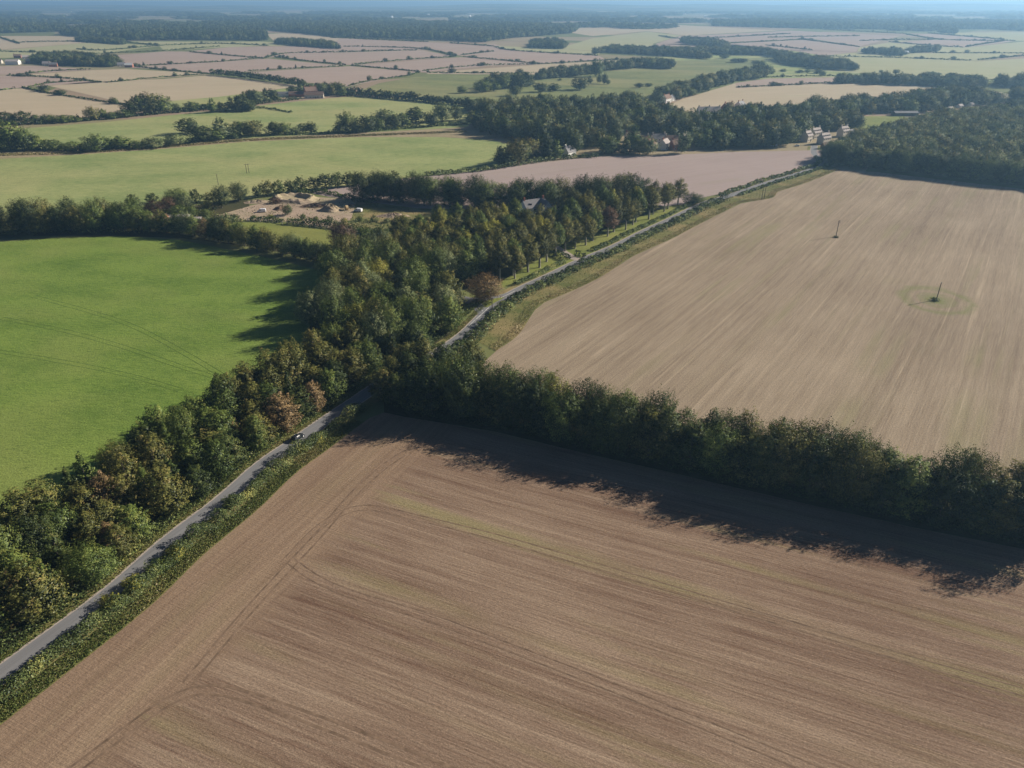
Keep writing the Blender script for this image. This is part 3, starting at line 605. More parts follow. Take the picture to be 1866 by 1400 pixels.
far_field([(1200, 104), (1195, 80), (1240, 66), (1330, 78), (1420, 92), (1560, 95), (1500, 102), (1380, 82), (1300, 87)], 'stubble_far_pink', .14)
far_field([(1320, 79), (1480, 72), (1566, 86), (1560, 94.5), (1420, 91)], 'stubble_far_pink', .16)
far_field([(1250, 66), (1440, 56), (1640, 66), (1566, 85), (1480, 71), (1320, 78)], 'stubble_far_pink', .18)
far_field([(1566, 87), (1640, 74), (1760, 87), (1866, 76), (1990, 80), (1990, 98), (1700, 96), (1562, 95)], 'stubble_far_green', .18)
far_field([(1620, 78), (1700, 73), (1850, 75), (1760, 86.5), (1700, 84)], 'stubble_far_pink', .2)
far_field([(1650, 66), (1690, 62), (1835, 73), (1720, 72.5)], 'stubble_far_pink', .22)
far_field([(1700, 60), (1990, 58), (1990, 78), (1850, 74.5)], 'stubble_far_green', .2)
far_field([(1080, 70), (1180, 58), (1240, 65), (1190, 80), (1195, 100), (1100, 95), (1020, 88)], 'stubble_far_green', .15)
far_field([(1030, 52), (1240, 46), (1420, 56), (1250, 65), (1180, 57), (1080, 66), (1040, 60)], 'stubble_far_cream', .15)
far_field([(1545, 213), (1650, 211), (1640, 228), (1600, 236), (1540, 234)], 'lawn', .15)
far_field([(1780, 214), (1990, 220), (1990, 226), (1780, 218)], 'stubble_pink', .15)
far_field([(1020, 262), (1080, 257), (1110, 256), (1110, 266), (1060, 270)], 'lawn', .15)
far_field([(850, 200), (900, 200), (905, 222), (860, 222)], 'grass_dry', .15)
# ================================================================== TREES IN THE NEAR BELTS AND WOODS
def in_view(x, y, h=15):
    if y < 30: return False
    for zz in (0, h):
        dz = zz - CAM_H; zc = y * _C - dz * _S; yc = y * _S + dz * _C
        u = 933 + F_PX * x / zc; v = 700 - F_PX * yc / zc
        if -70 < u < 1936 and -20 < v < 1440: return True
    return False
hidden = lambda x, y: not in_view(x, y)
G_LB, G_RB, G_CW, G_AV = 'trees of the roadside belt left of the lane', 'trees of the belt across the bare fields', 'trees of the wood at the junction', 'trees of the avenue plantation'
base_road = road_part(55, 232)
tree_rows(base_road, (-8.0, -14.6), 6.5, {'broad': 8, 'cone': 2.0, 'oak': 0.8}, {'leaf_olive': 5, 'leaf_green': 3.5, 'leaf_dark': 3.5, 'leaf_rust': .5, 'leaf_yellow': .2}, (8, 13.5), (6, 11), 'near',
          'beech_tree', 'from left in the roadside belt', G_LB, .32, ('front row', 'second row'), hidden)
tree_rows(base_road, (-21.6, -29.2), 6.9, {'broad': 8, 'cone': 1.3, 'oak': 1}, {'leaf_olive': 5, 'leaf_green': 4, 'leaf_dark': 2, 'leaf_rust': .6, 'leaf_yellow': .1}, (10.5, 15.5), (7.8, 10.8), 'near',
          'beech_tree', 'from left in the roadside belt', G_LB, .32, ('third row', 'back row'), hidden)
# the brown dead conifer that stands out of the belt
tree('larch_tree', 'cone', 'leaf_rust', *G(212, 1008), 9, 6.5, 'near', 'reddish brown dying conifer at the front of the roadside belt', G_LB)
tree('larch_tree', 'cone', 'leaf_rust', *G(45, 1120), 11, 5.5, 'near', 'pale brown conifer by the lane near the bottom left corner', G_LB)
def wood(poly, sp, kinds, mats, h, wd, name, phrase, group, lod='near', skip=None):
    Q = scatter_poly(poly, sp, .36); Q = Q[np.argsort(Q[:, 0] / Q[:, 1])]; k = 0
    for x, y in Q:
        if not in_view(x, y) or (skip and skip(x, y)): continue
        kd = pick(kinds); mt = pick(mats)
        tree(name, kd, mt, x, y, random.uniform(*h), random.uniform(*wd) * (.75 if kd == 'cone' else 1), lod, f'{COLW[mt]} tree, {ordw(k)} from the left {phrase}', group); k += 1
RD2 = road_part(180, 300)
ISLAND = G(872, 547)
def near_road(x, y, r=5.8): return math.hypot(x - ISLAND[0], y - ISLAND[1]) < 13 or np.min(np.hypot(ROAD[:, 0] - x, ROAD[:, 1] - y)) < r or np.min(np.hypot(side[:, 0] - x, side[:, 1] - y)) < 5.5
wood(CW, 8.4, {'broad': 5, 'oak': 4, 'cone': .6}, {'leaf_green': 4, 'leaf_olive': 4, 'leaf_willow': 2.4, 'leaf_yellow': .5, 'leaf_rust': .4}, (13, 17.5), (8.5, 12), 'broadleaf_tree', 'in the mixed wood left of the road junction', G_CW, skip=near_road)
# avenue: the two front rows with bare pale trunks, then the plantation behind
AV_PX = [(911, 513), (938, 508), (935, 502), (962, 496), (983, 488), (996, 477), (1012, 467), (1030, 458), (1048, 453), (1067, 447), (1080, 439), (1107, 431), (1118, 423), (1140, 419), (1153, 410), (1158, 405), (1182, 400), (1190, 391), (1210, 386), (1217, 381), (1235, 374)]
for k, (px, py) in enumerate(AV_PX):
    mt = 'leaf_copper' if k == 11 else pick({'leaf_olive': 8, 'leaf_green': 2, 'leaf_rust': .6})
    tree('avenue_tree', 'ave', mt, *G(px, py), random.uniform(14.5, 19.5), random.uniform(7.8, 10.2), 'near', f'{COLW[mt]} tree with bare pale trunk, {ordw(k)} from the junction along the lawn', 'avenue trees standing along the lawn')
HOUSE_AV = G(972, 397)
AVP = GP([(745, 470), (700, 460), (705, 446), (780, 434), (860, 424), (930, 414), (1010, 402), (1080, 394), (1140, 387), (1190, 379), (1150, 392), (1090, 414), (1010, 441), (945, 472), (880, 500), (850, 524), (800, 500)])
wood(AVP, 8.2, {'ave': 6, 'broad': 3}, {'leaf_olive': 6.5, 'leaf_green': 3.5, 'leaf_yellow': .9}, (12.5, 18), (7.8, 10.8), 'plantation_tree', 'in the plantation behind the avenue', G_AV,
     skip=lambda x, y: math.hypot(x - HOUSE_AV[0], y - HOUSE_AV[1]) < 15 or (abs(x - HOUSE_AV[0] - 3) < 13 and -30 < y - HOUSE_AV[1] < 0) or near_road(x, y, 8))
tree('field_maple', 'oak', 'leaf_rust', *G(884, 549), 10.5, 12.5, 'near', 'round russet tree standing on the grass island at the junction')
tree('oak_tree', 'oak', 'leaf_dark', *G(1263, 373), 6.5, 11, 'near', 'lone dark round tree at the end of the avenue lawn')
# right hand belt: shrubby skirt, two rows of trees
bl = smooth(belt_front, 3); bl = bl[np.argsort(bl[:, 0])]
tree_rows(bl, (-4.4, -10.4), 5.9, {'broad': 3.5, 'oak': 6.5}, {'leaf_dark': 7, 'leaf_green': 3, 'leaf_olive': 2.5, 'leaf_yellow': .15}, (13.5, 17), (8.8, 11.4), 'near',
          'belt_tree', 'from the lane in the belt between fields', G_RB, .28, ('near row', 'far row'), hidden)
ex = GP([(702, 728), (724, 738), (716, 706), (748, 716), (742, 690), (778, 722), (772, 690), (808, 700), (818, 735), (850, 712), (862, 690)])
for k, (x, y) in enumerate(ex):
    tree('belt_tree', 'broad', 'leaf_dark' if k % 2 else 'leaf_olive', x, y, 11 if k < 3 else 14.5, 8 if k < 3 else 9.5, 'near', f'dark tree of the belt end overhanging the lane, {ordw(k)} from the left', G_RB)
# hedge belt behind the green field, tall clump at its left end
HB = smooth(GP([(-60, 442), (0, 436), (100, 429), (230, 425), (330, 432), (470, 460), (600, 488), (650, 470)]), 3)
tall = HB[HB[:, 0] < G(240, 425)[0]]; low = HB[HB[:, 0] >= G(240, 425)[0]]
tree_rows(tall, (-5, -13), 8.5, {'oak': 6, 'broad': 3}, {'leaf_green': 5, 'leaf_dark': 3, 'leaf_olive': 1.5}, (9.5, 17), (9.5, 14), 'near', 'oak_tree', 'from left in the clump behind the green field', 'trees behind the green field', .3, ('near row', 'far row'), hidden)
tree_rows(low, (-4,), 6.2, {'broad': 5, 'oak': 5}, {'leaf_green': 4, 'leaf_dark': 2, 'leaf_olive': 3, 'leaf_rust': .5, 'leaf_willow': 1}, (9, 13), (7.5, 10), 'near', 'hedgerow_tree', 'from left in the tall hedge behind the green field', 'trees behind the green field', .3, None, hidden)
tree('copper_beech', 'oak', 'leaf_copper', *G(625, 448), 11, 11, 'near', 'copper red tree at the corner of the small paddock')
# dark row behind the site and house
DR = smooth(GP([(652, 366), (700, 369), (800, 378), (900, 386), (1000, 389), (1100, 383), (1190, 372)]), 3)
tree_rows(DR, (-2, -9), 9.5, {'oak': 8, 'broad': 3}, {'leaf_dark': 6, 'leaf_green': 2.5, 'leaf_olive': 1}, (14.5, 18.5), (11, 14.5), 'near', 'lime_tree', 'from left in the dark row behind the site', 'tall dark trees behind the building site', .28, ('near row', 'far row'))
# neat round trees along the edge of the grass field
LIME = [(245, 377, 355, 20), (278, 370, 353, 21), (322, 373, 347, 36), (358, 375, 346, 19), (381, 368, 350, 20), (405, 379, 342, 28), (436, 367, 336, 27), (470, 361, 339, 16), (487, 357, 328, 23), (509, 355, 330, 23), (532, 352, 329, 21), (550, 349, 322, 22), (573, 346, 323, 22), (595, 345, 317, 26), (616, 342, 315, 21), (634, 340, 313, 22), (653, 338, 316, 19)]
for k, (x, y, yt, wp) in enumerate(LIME):
    mt = pick({'leaf_dark': 5, 'leaf_green': 2, 'leaf_olive': 2}); kd = 'oak' if k in (2, 5, 6) else 'lime'
    tree('lime_tree', kd, mt, *G(x, y), height_of(x, y, yt) * 1.02, wp * depth(x, y) / F_PX * 1.05, 'near', f'{COLW[mt]} egg-shaped tree, {ordw(k)} from the left in the row along the grass field', 'neat round trees along the grass field')
def listed(L, name, phrase, group, mats, lod='mid', kinds=None):
    for k, (x, y, yt, wp) in enumerate(L):
        mt = pick(mats); kd = pick(kinds or {'oak': 8, 'broad': 2})
        tree(name, kd, mt, *G(x, y), max(3, height_of(x, y, yt) * 1.03), wp * depth(x, y) / F_PX * 1.08, lod, f'{COLW[mt]} tree, {ordw(k)} from the left {phrase}', group)
RIVER = [(-8, 274, 222, 40), (20, 273, 227, 44), (45, 274, 240, 34), (68, 273, 247, 32), (98, 274, 256, 27), (130, 275, 260, 33), (152, 276, 263, 16), (175, 276, 248, 37), (200, 272, 252, 26), (222, 271, 247, 38), (250, 272, 258, 18), (278, 270, 253, 37), (319, 265, 246, 34), (343, 244, 218, 35), (368, 258, 232, 42), (395, 257, 238, 24), (404, 251, 214, 33), (427, 253, 243, 16), (438, 248, 224, 36), (460, 248, 222, 34), (500, 246, 222, 28), (518, 245, 225, 26), (537, 244, 233, 16), (552, 242, 226, 18), (568, 243, 224, 18), (618, 243, 222, 20), (631, 241, 207, 27), (650, 242, 226, 24), (669, 240, 213, 34), (690, 236, 218, 24), (703, 231, 202, 38), (720, 234, 210, 24), (734, 231, 206, 28), (758, 224, 195, 38), (787, 231, 206, 22), (806, 222, 190, 32), (830, 220, 194, 24), (862, 227, 204, 26)]
listed(RIVER, 'oak_tree', 'in the tree line along the dry bank', 'trees along the dry bank beyond the grass field', {'leaf_green': 4, 'leaf_dark': 3, 'leaf_willow': 1.5, 'leaf_olive': 1})
UPPER = [(10, 227, 206, 29), (42, 225, 205, 31), (67, 224, 209, 19), (88, 224, 210, 23), (117, 223, 211, 36), (140, 222, 214, 18), (153, 220, 214, 17), (171, 219, 196, 21), (189, 217, 200, 13), (204, 217, 205, 19), (225, 214, 201, 26), (243, 211, 185, 26), (258, 209, 176, 30), (275, 208, 172, 36), (297, 206, 176, 32), (321, 204, 190, 14), (350, 202, 187, 25), (371, 200, 191, 15), (383, 198, 190, 19)]
listed(UPPER, 'oak_tree', 'in the tree line above the upper grass field', 'trees along the top of the upper grass field', {'leaf_green': 4, 'leaf_dark': 4, 'leaf_olive': .6})
MEAD = [(640, 171, 164, 9), (842, 170, 158, 17), (880, 168, 148, 28), (900, 166, 150, 20), (938, 175, 158, 20), (945, 160, 138, 30), (915, 162, 142, 26), (985, 168, 152, 22), (1008, 166, 151, 24), (1056, 164, 143, 26), (1020, 147, 143, 7), (1075, 152, 138, 9), (1092, 152, 137, 9), (1101, 154, 135, 9), (1108, 154, 146, 8), (1165, 160, 152, 14), (1182, 158, 152, 12), (1025, 116, 109, 9), (1320, 107, 99, 15), (1340, 114, 106, 22), (1353, 114, 107, 18), (1378, 117, 110, 18), (1388, 120, 110, 14), (1427, 131, 125, 13), (1457, 133, 127, 14), (1471, 133, 127, 10), (1490, 134, 125, 18), (1632, 135, 127, 10), (1698, 138, 131, 16), (1710, 138, 133, 9), (1733, 139, 133, 14), (1763, 141, 136, 12), (1605, 133, 128, 6), (1086, 140, 110, 22), (82, 167, 155, 15)]
listed(MEAD, 'meadow_tree', 'among the single trees scattered on the far meadows', 'single trees on the far meadows', {'leaf_green': 4, 'leaf_dark': 4, 'leaf_willow': 1})
# ------------------------------------------------------------------ shrubs in the lane hedge
for k, (x, y, mt, h, wd, lb) in enumerate([(243, 1068, 'leaf_yellow', 2.6, 4.2, 'bright yellow green bush in the lane hedge, nearest the bottom left'), (205, 1102, 'leaf_yellow', 2.4, 4.6, 'pale yellow bush in the lane hedge, just below the brightest bush'), (322, 1012, 'leaf_yellow', 2.4, 4.5, 'yellow tinged bush in the lane hedge below the dead conifer'),
        (552, 822, 'leaf_yellow', 2.2, 3.6, 'small yellow bush in the lane hedge just below the car'), (578, 806, 'leaf_yellow', 2.3, 3.2, 'small yellow bush in the lane hedge right of the car'), (285, 1040, 'leaf_hedge', 2.6, 4.6, 'dark green bush in the lane hedge between two yellow bushes'), (420, 918, 'leaf_hedge', 2.5, 4, 'grey green bush in the lane hedge halfway to the car'), (1703, 548, 'leaf_dark', 1.3, 3.6, 'dark scrub clump at the foot of the pole in the ring'), (1523, 433, 'leaf_dark', .9, 3.0, 'low weeds at the foot of the far field pole')]):
    tree('shrub', 'bush', mt if mt != 'leaf_hedge' else 'leaf_green', *G(x, y), h, wd, 'near', lb, 'shrubs', cat='shrub')
# ------------------------------------------------------------------ hedges along the lane
def hedge_px(label, pts, wd, h, **k): return hedge(label, smooth(GP(pts), 4), wd, h, **k)
hedge('rough mixed hedge between the lane and the near bare field', offset(road_part(60, 192), 5.0), 3.9, 2.5, patch=.15, wob=.4)
hedge('leafy hedge on the right of the lane from the belt to the far corner', offset(road_part(226, 452), 5.4), 5.2, 2.7, patch=.12, wob=.3)
hedge('clipped hedge between the avenue lawn and the lane, near the junction', offset(road_part(292, 326), -5.0), 3.0, 1.8, patch=.1, wob=.15)
hedge('clipped hedge between the avenue lawn and the lane, beyond the driveway', offset(road_part(339, 442), -4.8), 3.2, 1.8, wob=.15)
hedge('hedge on the pink field side of the lane towards the village', offset(road_part(455, 585), -4.0), 4.0, 2.0, wob=.3)
hedge('hedge on the stubble side of the lane towards the village', offset(road_part(462, 575), 4.2), 3.0, 1.7, wob=.25)
hedge_px('dark clipped hedge beside the driveway', [(996, 461), (1015, 466), (1036, 475)], 2.6, 2.4, mat='leaf_dark', box=True, wob=.08)
hedge_px('dark square clipped hedge by the driveway gate', [(1047, 467), (1058, 468)], 2.6, 2.6, mat='leaf_dark', box=True, wob=.05)
hedge_px('low dark clipped hedge right of the square one', [(1060, 468), (1067, 468)], 2.0, 1.6, mat='leaf_dark', box=True, wob=.05)
hedge_px('long hedge along the far side of the pink field', [(775, 321), (880, 311.5), (957, 299.5), (1030, 290), (1090, 287)], 4.5, 3.0, wob=.3)
hedge_px('hedge around the yard below the round trees', [(540, 352), (580, 351), (620, 358), (650, 366), (680, 370)], 5, 2.2, mat='leaf_green', wob=.3)
hedge_px('young hedge behind the paddock fence, left part', [(458, 402), (500, 403), (515, 406)], 3.5, 2.2, mat='leaf_green', wob=.3)
hedge_px('young hedge behind the paddock fence, right part', [(525, 408), (600, 414), (660, 424), (720, 430)], 5, 3, mat='leaf_green', wob=.35)
hedge_px('hedge between the garden and the paddock', [(330, 412), (380, 410), (430, 404)], 6, 4, mat='leaf_willow', wob=.3)
# scrub and rough grass nobody could count
cover('roadside_scrub', np.vstack([along(road_part(60, 232), -4.0, -8.2, 15000), along(road_part(226, 275), -5.6, -10, 4500)]), .5, 1.3, 'leaf_hedge', 'low green scrub at the foot of the roadside belt', 'scrub')
cover('belt_skirt', np.vstack([along(bl, -1.0, -6, 16000)]), .5, 2.2, 'leaf_dark', 'dark brambles at the foot of the belt', 'scrub')
cover('verge_grass', np.vstack([along(road_part(60, 186), 6.4, 10.5, 20000), along(road_part(60, 235), -2.5, -4.4, 6000), along(road_part(60, 186), 2.6, 4, 3500), along(road_part(226, 460), 2.7, 4, 5000), along(road_part(235, 275), -2.6, -5, 1500)]), .34, .55, 'tall_grass', 'long green and yellow grass on the lane verges', 'grass')
Pm = scatter_poly(m_poly, .55, .5); Pm = Pm[[i for i in range(0, len(Pm))]]
dm = np.array([np.min(np.hypot(ROAD[:, 0] - p[0], ROAD[:, 1] - p[1])) for p in Pm]); Pm = Pm[dm > 6.8]
dq = np.array([np.min(np.hypot(marg[:, 0] - p[0], marg[:, 1] - p[1])) for p in Pm])
cover('margin_grass', Pm[dq < 4.2], .5, .9, 'straw', 'pale dry tussocks along the edge of the stubble field', 'grass')
sel = Pm[dq >= 4.2]; cover('margin_grass', sel[rng.random(len(sel)) < .35], .4, .35, 'tall_grass', 'short green and straw grass of the wide field margin', 'grass')
cover('garden_scrub', scatter_poly(GP([(60, 430), (100, 400), (250, 388), (330, 376), (400, 378), (395, 393), (450, 404), (440, 412), (395, 416), (330, 428), (200, 428)]), 1.3, .5), 1.0, 4.0, 'leaf_wood', 'tangled green scrub of the gardens behind the hedge', 'scrub')
cover('yard_scrub', scatter_poly(GP([(530, 400), (600, 404), (690, 400), (760, 398), (860, 396), (880, 406), (760, 418), (720, 432), (690, 430), (600, 412)]), 1.5, .5), .9, 2.6, 'leaf_willow', 'young saplings and scrub beside the building site', 'scrub')
cover('bank_grass', along(smooth(GP([(-40, 284), (150, 278), (300, 268), (450, 256), (640, 248), (850, 240)]), 5), -5, 5, 9000), 1.3, .8, 'straw', 'dry grass and reeds on the bank beyond the grass field', 'grass')
# ------------------------------------------------------------------ far hedges, counted from the left
FL = [[(-60, 172), (28, 162)], [(40, 160), (75, 168), (130, 177), (235, 193)], [(50, 160), (90, 152), (150, 148)], [(12, 138), (120, 143), (185, 151)], [(197, 151), (235, 147), (300, 141), (385, 135)], [(38, 136), (95, 130), (165, 127)], [(240, 121), (300, 128), (345, 132), (388, 136)], [(230, 121), (300, 118), (400, 113), (480, 106)], [(345, 95), (420, 102), (480, 107)], [(480, 107), (520, 98), (600, 96)], [(500, 104), (560, 112), (630, 119)], [(452, 130), (540, 125), (625, 121)], [(640, 120), (700, 125), (765, 131)], [(645, 118), (760, 108), (830, 104)], [(770, 130), (830, 123), (900, 119), (985, 117)], [(625, 85), (720, 87), (780, 91), (830, 103)], [(600, 96), (700, 93), (760, 92)], [(845, 104), (900, 109), (985, 117)], [(840, 101), (900, 94)], [(635, 157), (680, 147), (740, 139), (765, 132)], [(780, 133), (900, 134), (980, 134)], [(900, 86), (940, 93), (1090, 102)], [(985, 117), (1040, 114), (1110, 110)], [(1100, 110), (1165, 108)], [(-40, 93), (60, 96), (150, 98)], [(140, 90), (190, 92), (300, 83)], [(-10, 66), (35, 80)], [(30, 78), (130, 76), (160, 78)], [(225, 77), (290, 84)], [(300, 83), (400, 80), (490, 84)], [(160, 99), (300, 93), (400, 85)], [(600, 69), (690, 73), (780, 77)], [(820, 79), (900, 85)], [(452, 196), (490, 199), (532, 206)]]
FR = [[(1342, 160), (1430, 156), (1524, 151)], [(1385, 142), (1500, 139), (1600, 141), (1740, 146)], [(1510, 103), (1640, 106), (1770, 111)], [(1780, 110), (1900, 99)], [(1620, 77), (1700, 84), (1755, 87)], [(1760, 86), (1830, 75)], [(1566, 75), (1640, 73), (1700, 73)], [(1650, 63), (1720, 73), (1850, 75)], [(1690, 61), (1830, 73)], [(1400, 69), (1500, 67), (1566, 66)], [(1200, 66), (1260, 71), (1440, 62)], [(1320, 80), (1480, 72)], [(1395, 83), (1480, 92)], [(1460, 72), (1566, 86)], [(1440, 51), (1650, 62)], [(1700, 97), (1900, 98)]]
for nm, L in (('thin dark hedge {} from the left among the far fields left of centre', FL), ('thin dark hedge {} from the left among the far fields on the right', FR)):
    for k, pts in enumerate(sorted(L, key=lambda p: p[0][0])):
        D = depth(*pts[len(pts) // 2]); P = smooth(GP(pts), max(6, D * .01))
        hedge(nm.format(ordw(k)), P, max(3.0, D * .0019), max(1.8, min(3.2, D * .0014)), mat='leaf_green', group='far field hedges', wob=.35)
# ------------------------------------------------------------------ tree rows of the middle distance
def px_row(name, pts, sp, h, wd, mats, phrase, group, kind='lime', offs=(0,), lod='mid', jit=.2, rows=None):
    tree_rows(smooth(GP(pts), 5), offs, sp, {kind: 1}, mats, h, wd, lod, name, phrase, group, jit, rows)
px_row('windbreak_tree', [(388, 137), (440, 142), (500, 150), (556, 159)], 11.5, (9, 11.5), (9, 12), {'leaf_dark': 3, 'leaf_green': 1}, 'from the left in the windbreak above the farm', 'windbreak trees above the farm')
px_row('farm_tree', [(590, 170), (640, 172), (700, 178), (760, 184), (820, 190), (880, 195)], 9.5, (7, 10.5), (8, 11), {'leaf_dark': 3, 'leaf_green': 1}, 'from the farm in the row above the grass', 'trees in the row right of the farm', offs=(0,))

hedge_px('scrubby hedge under the trees along the dry bank', [(-30, 273), (60, 273), (150, 274), (300, 265), (450, 249.5), (640, 242), (850, 226)], 7, 2.2, mat='leaf_green', wob=.5)
hedge_px('hedge under the trees at the top of the upper grass field', [(-30, 229), (60, 227), (160, 220), (300, 207), (400, 199), (470, 190), (545, 181)], 10, 4.0, mat='leaf_dark', wob=.45)
hedge_px('thick dark hedge under the tree row right of the farm', [(600, 172), (700, 180), (780, 187), (880, 196)], 12, 5, mat='leaf_dark', wob=.3)

HP = []
for pts in FL + FR:
    P = smooth(GP(pts), 6); seg = np.linalg.norm(np.diff(P, axis=0), axis=1).sum(); HP.append(along(P, -2, 2, max(2, int(seg / 38))))
HP = np.vstack(HP)
# ================================================================== BUILDINGS
HOUSES = []
def house(name, label, px, py, rz, L, W, eave, rise, wall, roof, chim=1, win=3, dorm=0, cat='house', group=None, chimm='brick', two=True, loc=None):
    x, y = loc or G(px, py); HOUSES.append((x, y, max(L, W))); e = empty(name, (x, y, 0.1), rz); tag(e, label, cat, group)
    h, w2, l2 = eave, W / 2, L / 2
    m = MB(); m.prism([(-w2, 0), (w2, 0), (w2, h), (0, h + rise), (-w2, h)], -l2, l2); m.build('wall', wall, e)
    m = MB(); t = .18; ov = .35; sl = rise / w2
    for s in (-1, 1):
        pr = [(s * 0.0, h + rise + t), (s * (w2 + ov), h - ov * sl + t), (s * (w2 + ov), h - ov * sl + t + .16), (0.0, h + rise + t + .18)]
        m.prism(pr if s < 0 else pr[::-1], -l2 - .3, l2 + .3)
    ro = m.build('roof', roof, e)
    for k in range(chim):
        cx = (-l2 + .8) if k == 0 else (l2 - .8) if k == 1 else 0
        c = MB().box(cx - .45, cx + .45, -.45, .45, h + rise - .6, h + rise + 1.5); c.box(cx - .55, cx + .55, -.55, .55, h + rise + 1.5, h + rise + 1.65)
        for q in (-.22, .22): c.tube([(cx + q, 0, h + rise + 1.6), (cx + q, 0, h + rise + 2.0)], [.13, .11], 6)
        c.build('chimney', chimm, ro)
    def window(x0, z0, ww, hh, s, side_='long'):
        f = MB(); g = MB()
        if side_ == 'long':
            yy = s * w2; a, b = sorted((yy - s * .02, yy + s * .09)); f.box(x0 - ww / 2 - .08, x0 + ww / 2 + .08, a, b, z0 - .08, z0 + hh + .08)
            a, b = sorted((yy + s * .05, yy + s * .11)); g.box(x0 - ww / 2, x0 + ww / 2, a, b, z0, z0 + hh)
        o = f.build('window', 'white_paint', e); g.build('pane', 'glass', o)
    for s in (-1, 1):
        for k in range(win):
            xx = -l2 + L * (k + .5) / win
            window(xx, .9, 1.0, 1.2, s)
            if two: window(xx, h - 1.6, 1.0, 1.1, s)
    if win:
        MB().box(-.5, .5, -w2 - .1, -w2 + .02, 0, 2.05).build('door', 'timber', e, (L * .5 / win * (1 if win % 2 == 0 else .9), 0, 0)) if win > 1 else None
    for k in range(dorm):
        xx = -l2 + L * (k + .5) / dorm
        for s in (-1, 1):
            yo = w2 * .62; zo = h + rise * .38 - .5
            d = MB(); y0, y1 = sorted((s * yo * .2, s * (yo + .35))); d.box(xx - .7, xx + .7, y0, y1, zo, zo + 1.5); o = d.build('dormer', roof, ro)
            g = MB(); a, b = sorted((s * (yo + .33), s * (yo + .4))); g.box(xx - .5, xx + .5, a, b, zo + .2, zo + 1.3); g.build('pane', 'glass', o)
    return e
VG = 'houses of the village'
house('cottage', 'pale cottage with dark dormers, left of the three by the wood', 1469, 258, .75, 9, 6.5, 5.2, 3.6, 'render_cream', 'roof_pale', 2, 3, 3, group=VG, chimm='render_cream')
house('cottage', 'pale cottage with dark dormers, middle and rearmost of the three by the wood', 1484, 252, .62, 11, 6.5, 5.2, 3.6, 'render_cream', 'roof_pale', 2, 4, 4, group=VG, chimm='render_cream')
house('cottage', 'pale cottage with dark dormers, right of the three by the wood', 1500, 262, .62, 11, 6.5, 5.2, 3.6, 'render_cream', 'roof_pale', 2, 4, 4, group=VG, chimm='render_cream')
house('cottage', 'pale cottage standing alone right of the three by the wood', 1535, 249, .62, 10, 6.5, 5.2, 3.6, 'render_cream', 'roof_pale', 2, 3, 3, group=VG, chimm='render_cream')
house('garage', 'small white garage beside the lone pale cottage', 1548, 245, .5, 6, 4, 2.4, 1.6, 'render_white', 'roof_slate', 0, 0, 0, 'garage', VG)
house('brick_house', 'small brick outbuilding at the corner of the pink field', 1500, 271, .62, 4, 3.5, 2.8, 1.6, 'brick', 'roof_tile', 0, 0, 0, 'outbuilding', VG)
house('cottage', 'white gabled cottage with dark roof at the edge of the pink field', 1036, 284, .95, 12, 7, 3.4, 4.2, 'render_white', 'roof_slate', 1, 3, 0, group=VG, chimm='render_white', two=False)
house('cottage', 'tan roofed cottage left of the village', 1104, 266, .1, 11, 7, 3.8, 3.8, 'render_cream', 'roof_tile', 1, 3, 0, group=VG, two=False)
for k, (px, py, rz, L, rf, wl) in enumerate([(1152, 258, .1, 13, 'roof_thatch', 'render_cream'), (1172, 265, .2, 9, 'roof_tile', 'brick'), (1184, 273, .9, 10, 'roof_tile', 'render_cream'), (1199, 262, .1, 12, 'roof_slate', 'render_white'), (1210, 272, 1.0, 10, 'roof_pale', 'render_white'), (1224, 265, .05, 13, 'roof_tile', 'render_white'), (1232, 273, .4, 10, 'roof_tile', 'brick'), (1246, 262, 1.1, 11, 'roof_pale', 'render_cream')]):
    house('village_house', f'{"white" if wl == "render_white" else "brick" if wl == "brick" else "cream"} house with {dict(roof_thatch="thatched", roof_tile="tiled", roof_slate="slate", roof_pale="pale")[rf]} roof, {ordw(k)} from the left in the village cluster', px, py, rz, L, 7, 4.6, 3.4, wl, rf, 1 + k % 2, 3, 0, group=VG, chimm='render_cream' if k % 2 else 'brick')
house('manor_house', 'long stone manor with tall chimneys behind the village trees', 1290, 216, .1, 24, 9, 7, 4.5, 'render_cream', 'roof_pale', 3, 6, 0, 'house', VG, 'render_cream')
house('village_house', 'red brick house with pale gable among trees beyond the village', 1325, 207, .7, 14, 9, 6.5, 4.5, 'brick', 'roof_tile', 2, 3, 0, group=VG)
house('village_house', 'grey house behind the column-shaped tree', 1347, 204, .9, 13, 9, 7, 4, 'render_white', 'roof_slate', 2, 3, 0, group=VG)
house('cottage', 'white cottage at the end of the strip of wood', 1213, 187, .9, 14, 8, 5, 4, 'render_white', 'roof_tile', 2, 3, 0, group=VG)
house('cottage', 'small white annexe right of the white cottage', 1224, 184, .9, 8, 6, 4, 3, 'render_white', 'roof_slate', 0, 2, 0, group=VG)
house('barn', 'low dark barn beside the small green paddock', 1648, 211, .05, 26, 9, 3, 1.5, 'timber', 'roof_slate', 0, 0, 0, 'barn')
for k, (px, py) in enumerate([(1730, 202), (1748, 197), (1768, 194)]):
    house('village_house', f'white roofed building beyond the young wood, {ordw(k)} from the left', px, py, .5, 8 - 1 * k, 5, 2.4, 1.6, 'render_white', 'roof_pale', 0, 2, 0, group='white roofed buildings beyond the young wood')
FG = 'farm buildings beyond the upper grass field'
house('farmhouse', 'red brick farmhouse with tall chimneys among trees', 567, 175, .6, 16, 10, 6.5, 4.5, 'brick', 'roof_tile', 3, 4, 0, 'farmhouse', FG)
house('farmhouse', 'pink painted long farm building at the front of the farm', 573, 179, .15, 24, 8, 4, 3.5, 'render_cream', 'roof_tile', 1, 5, 0, 'farmhouse', FG, two=False)
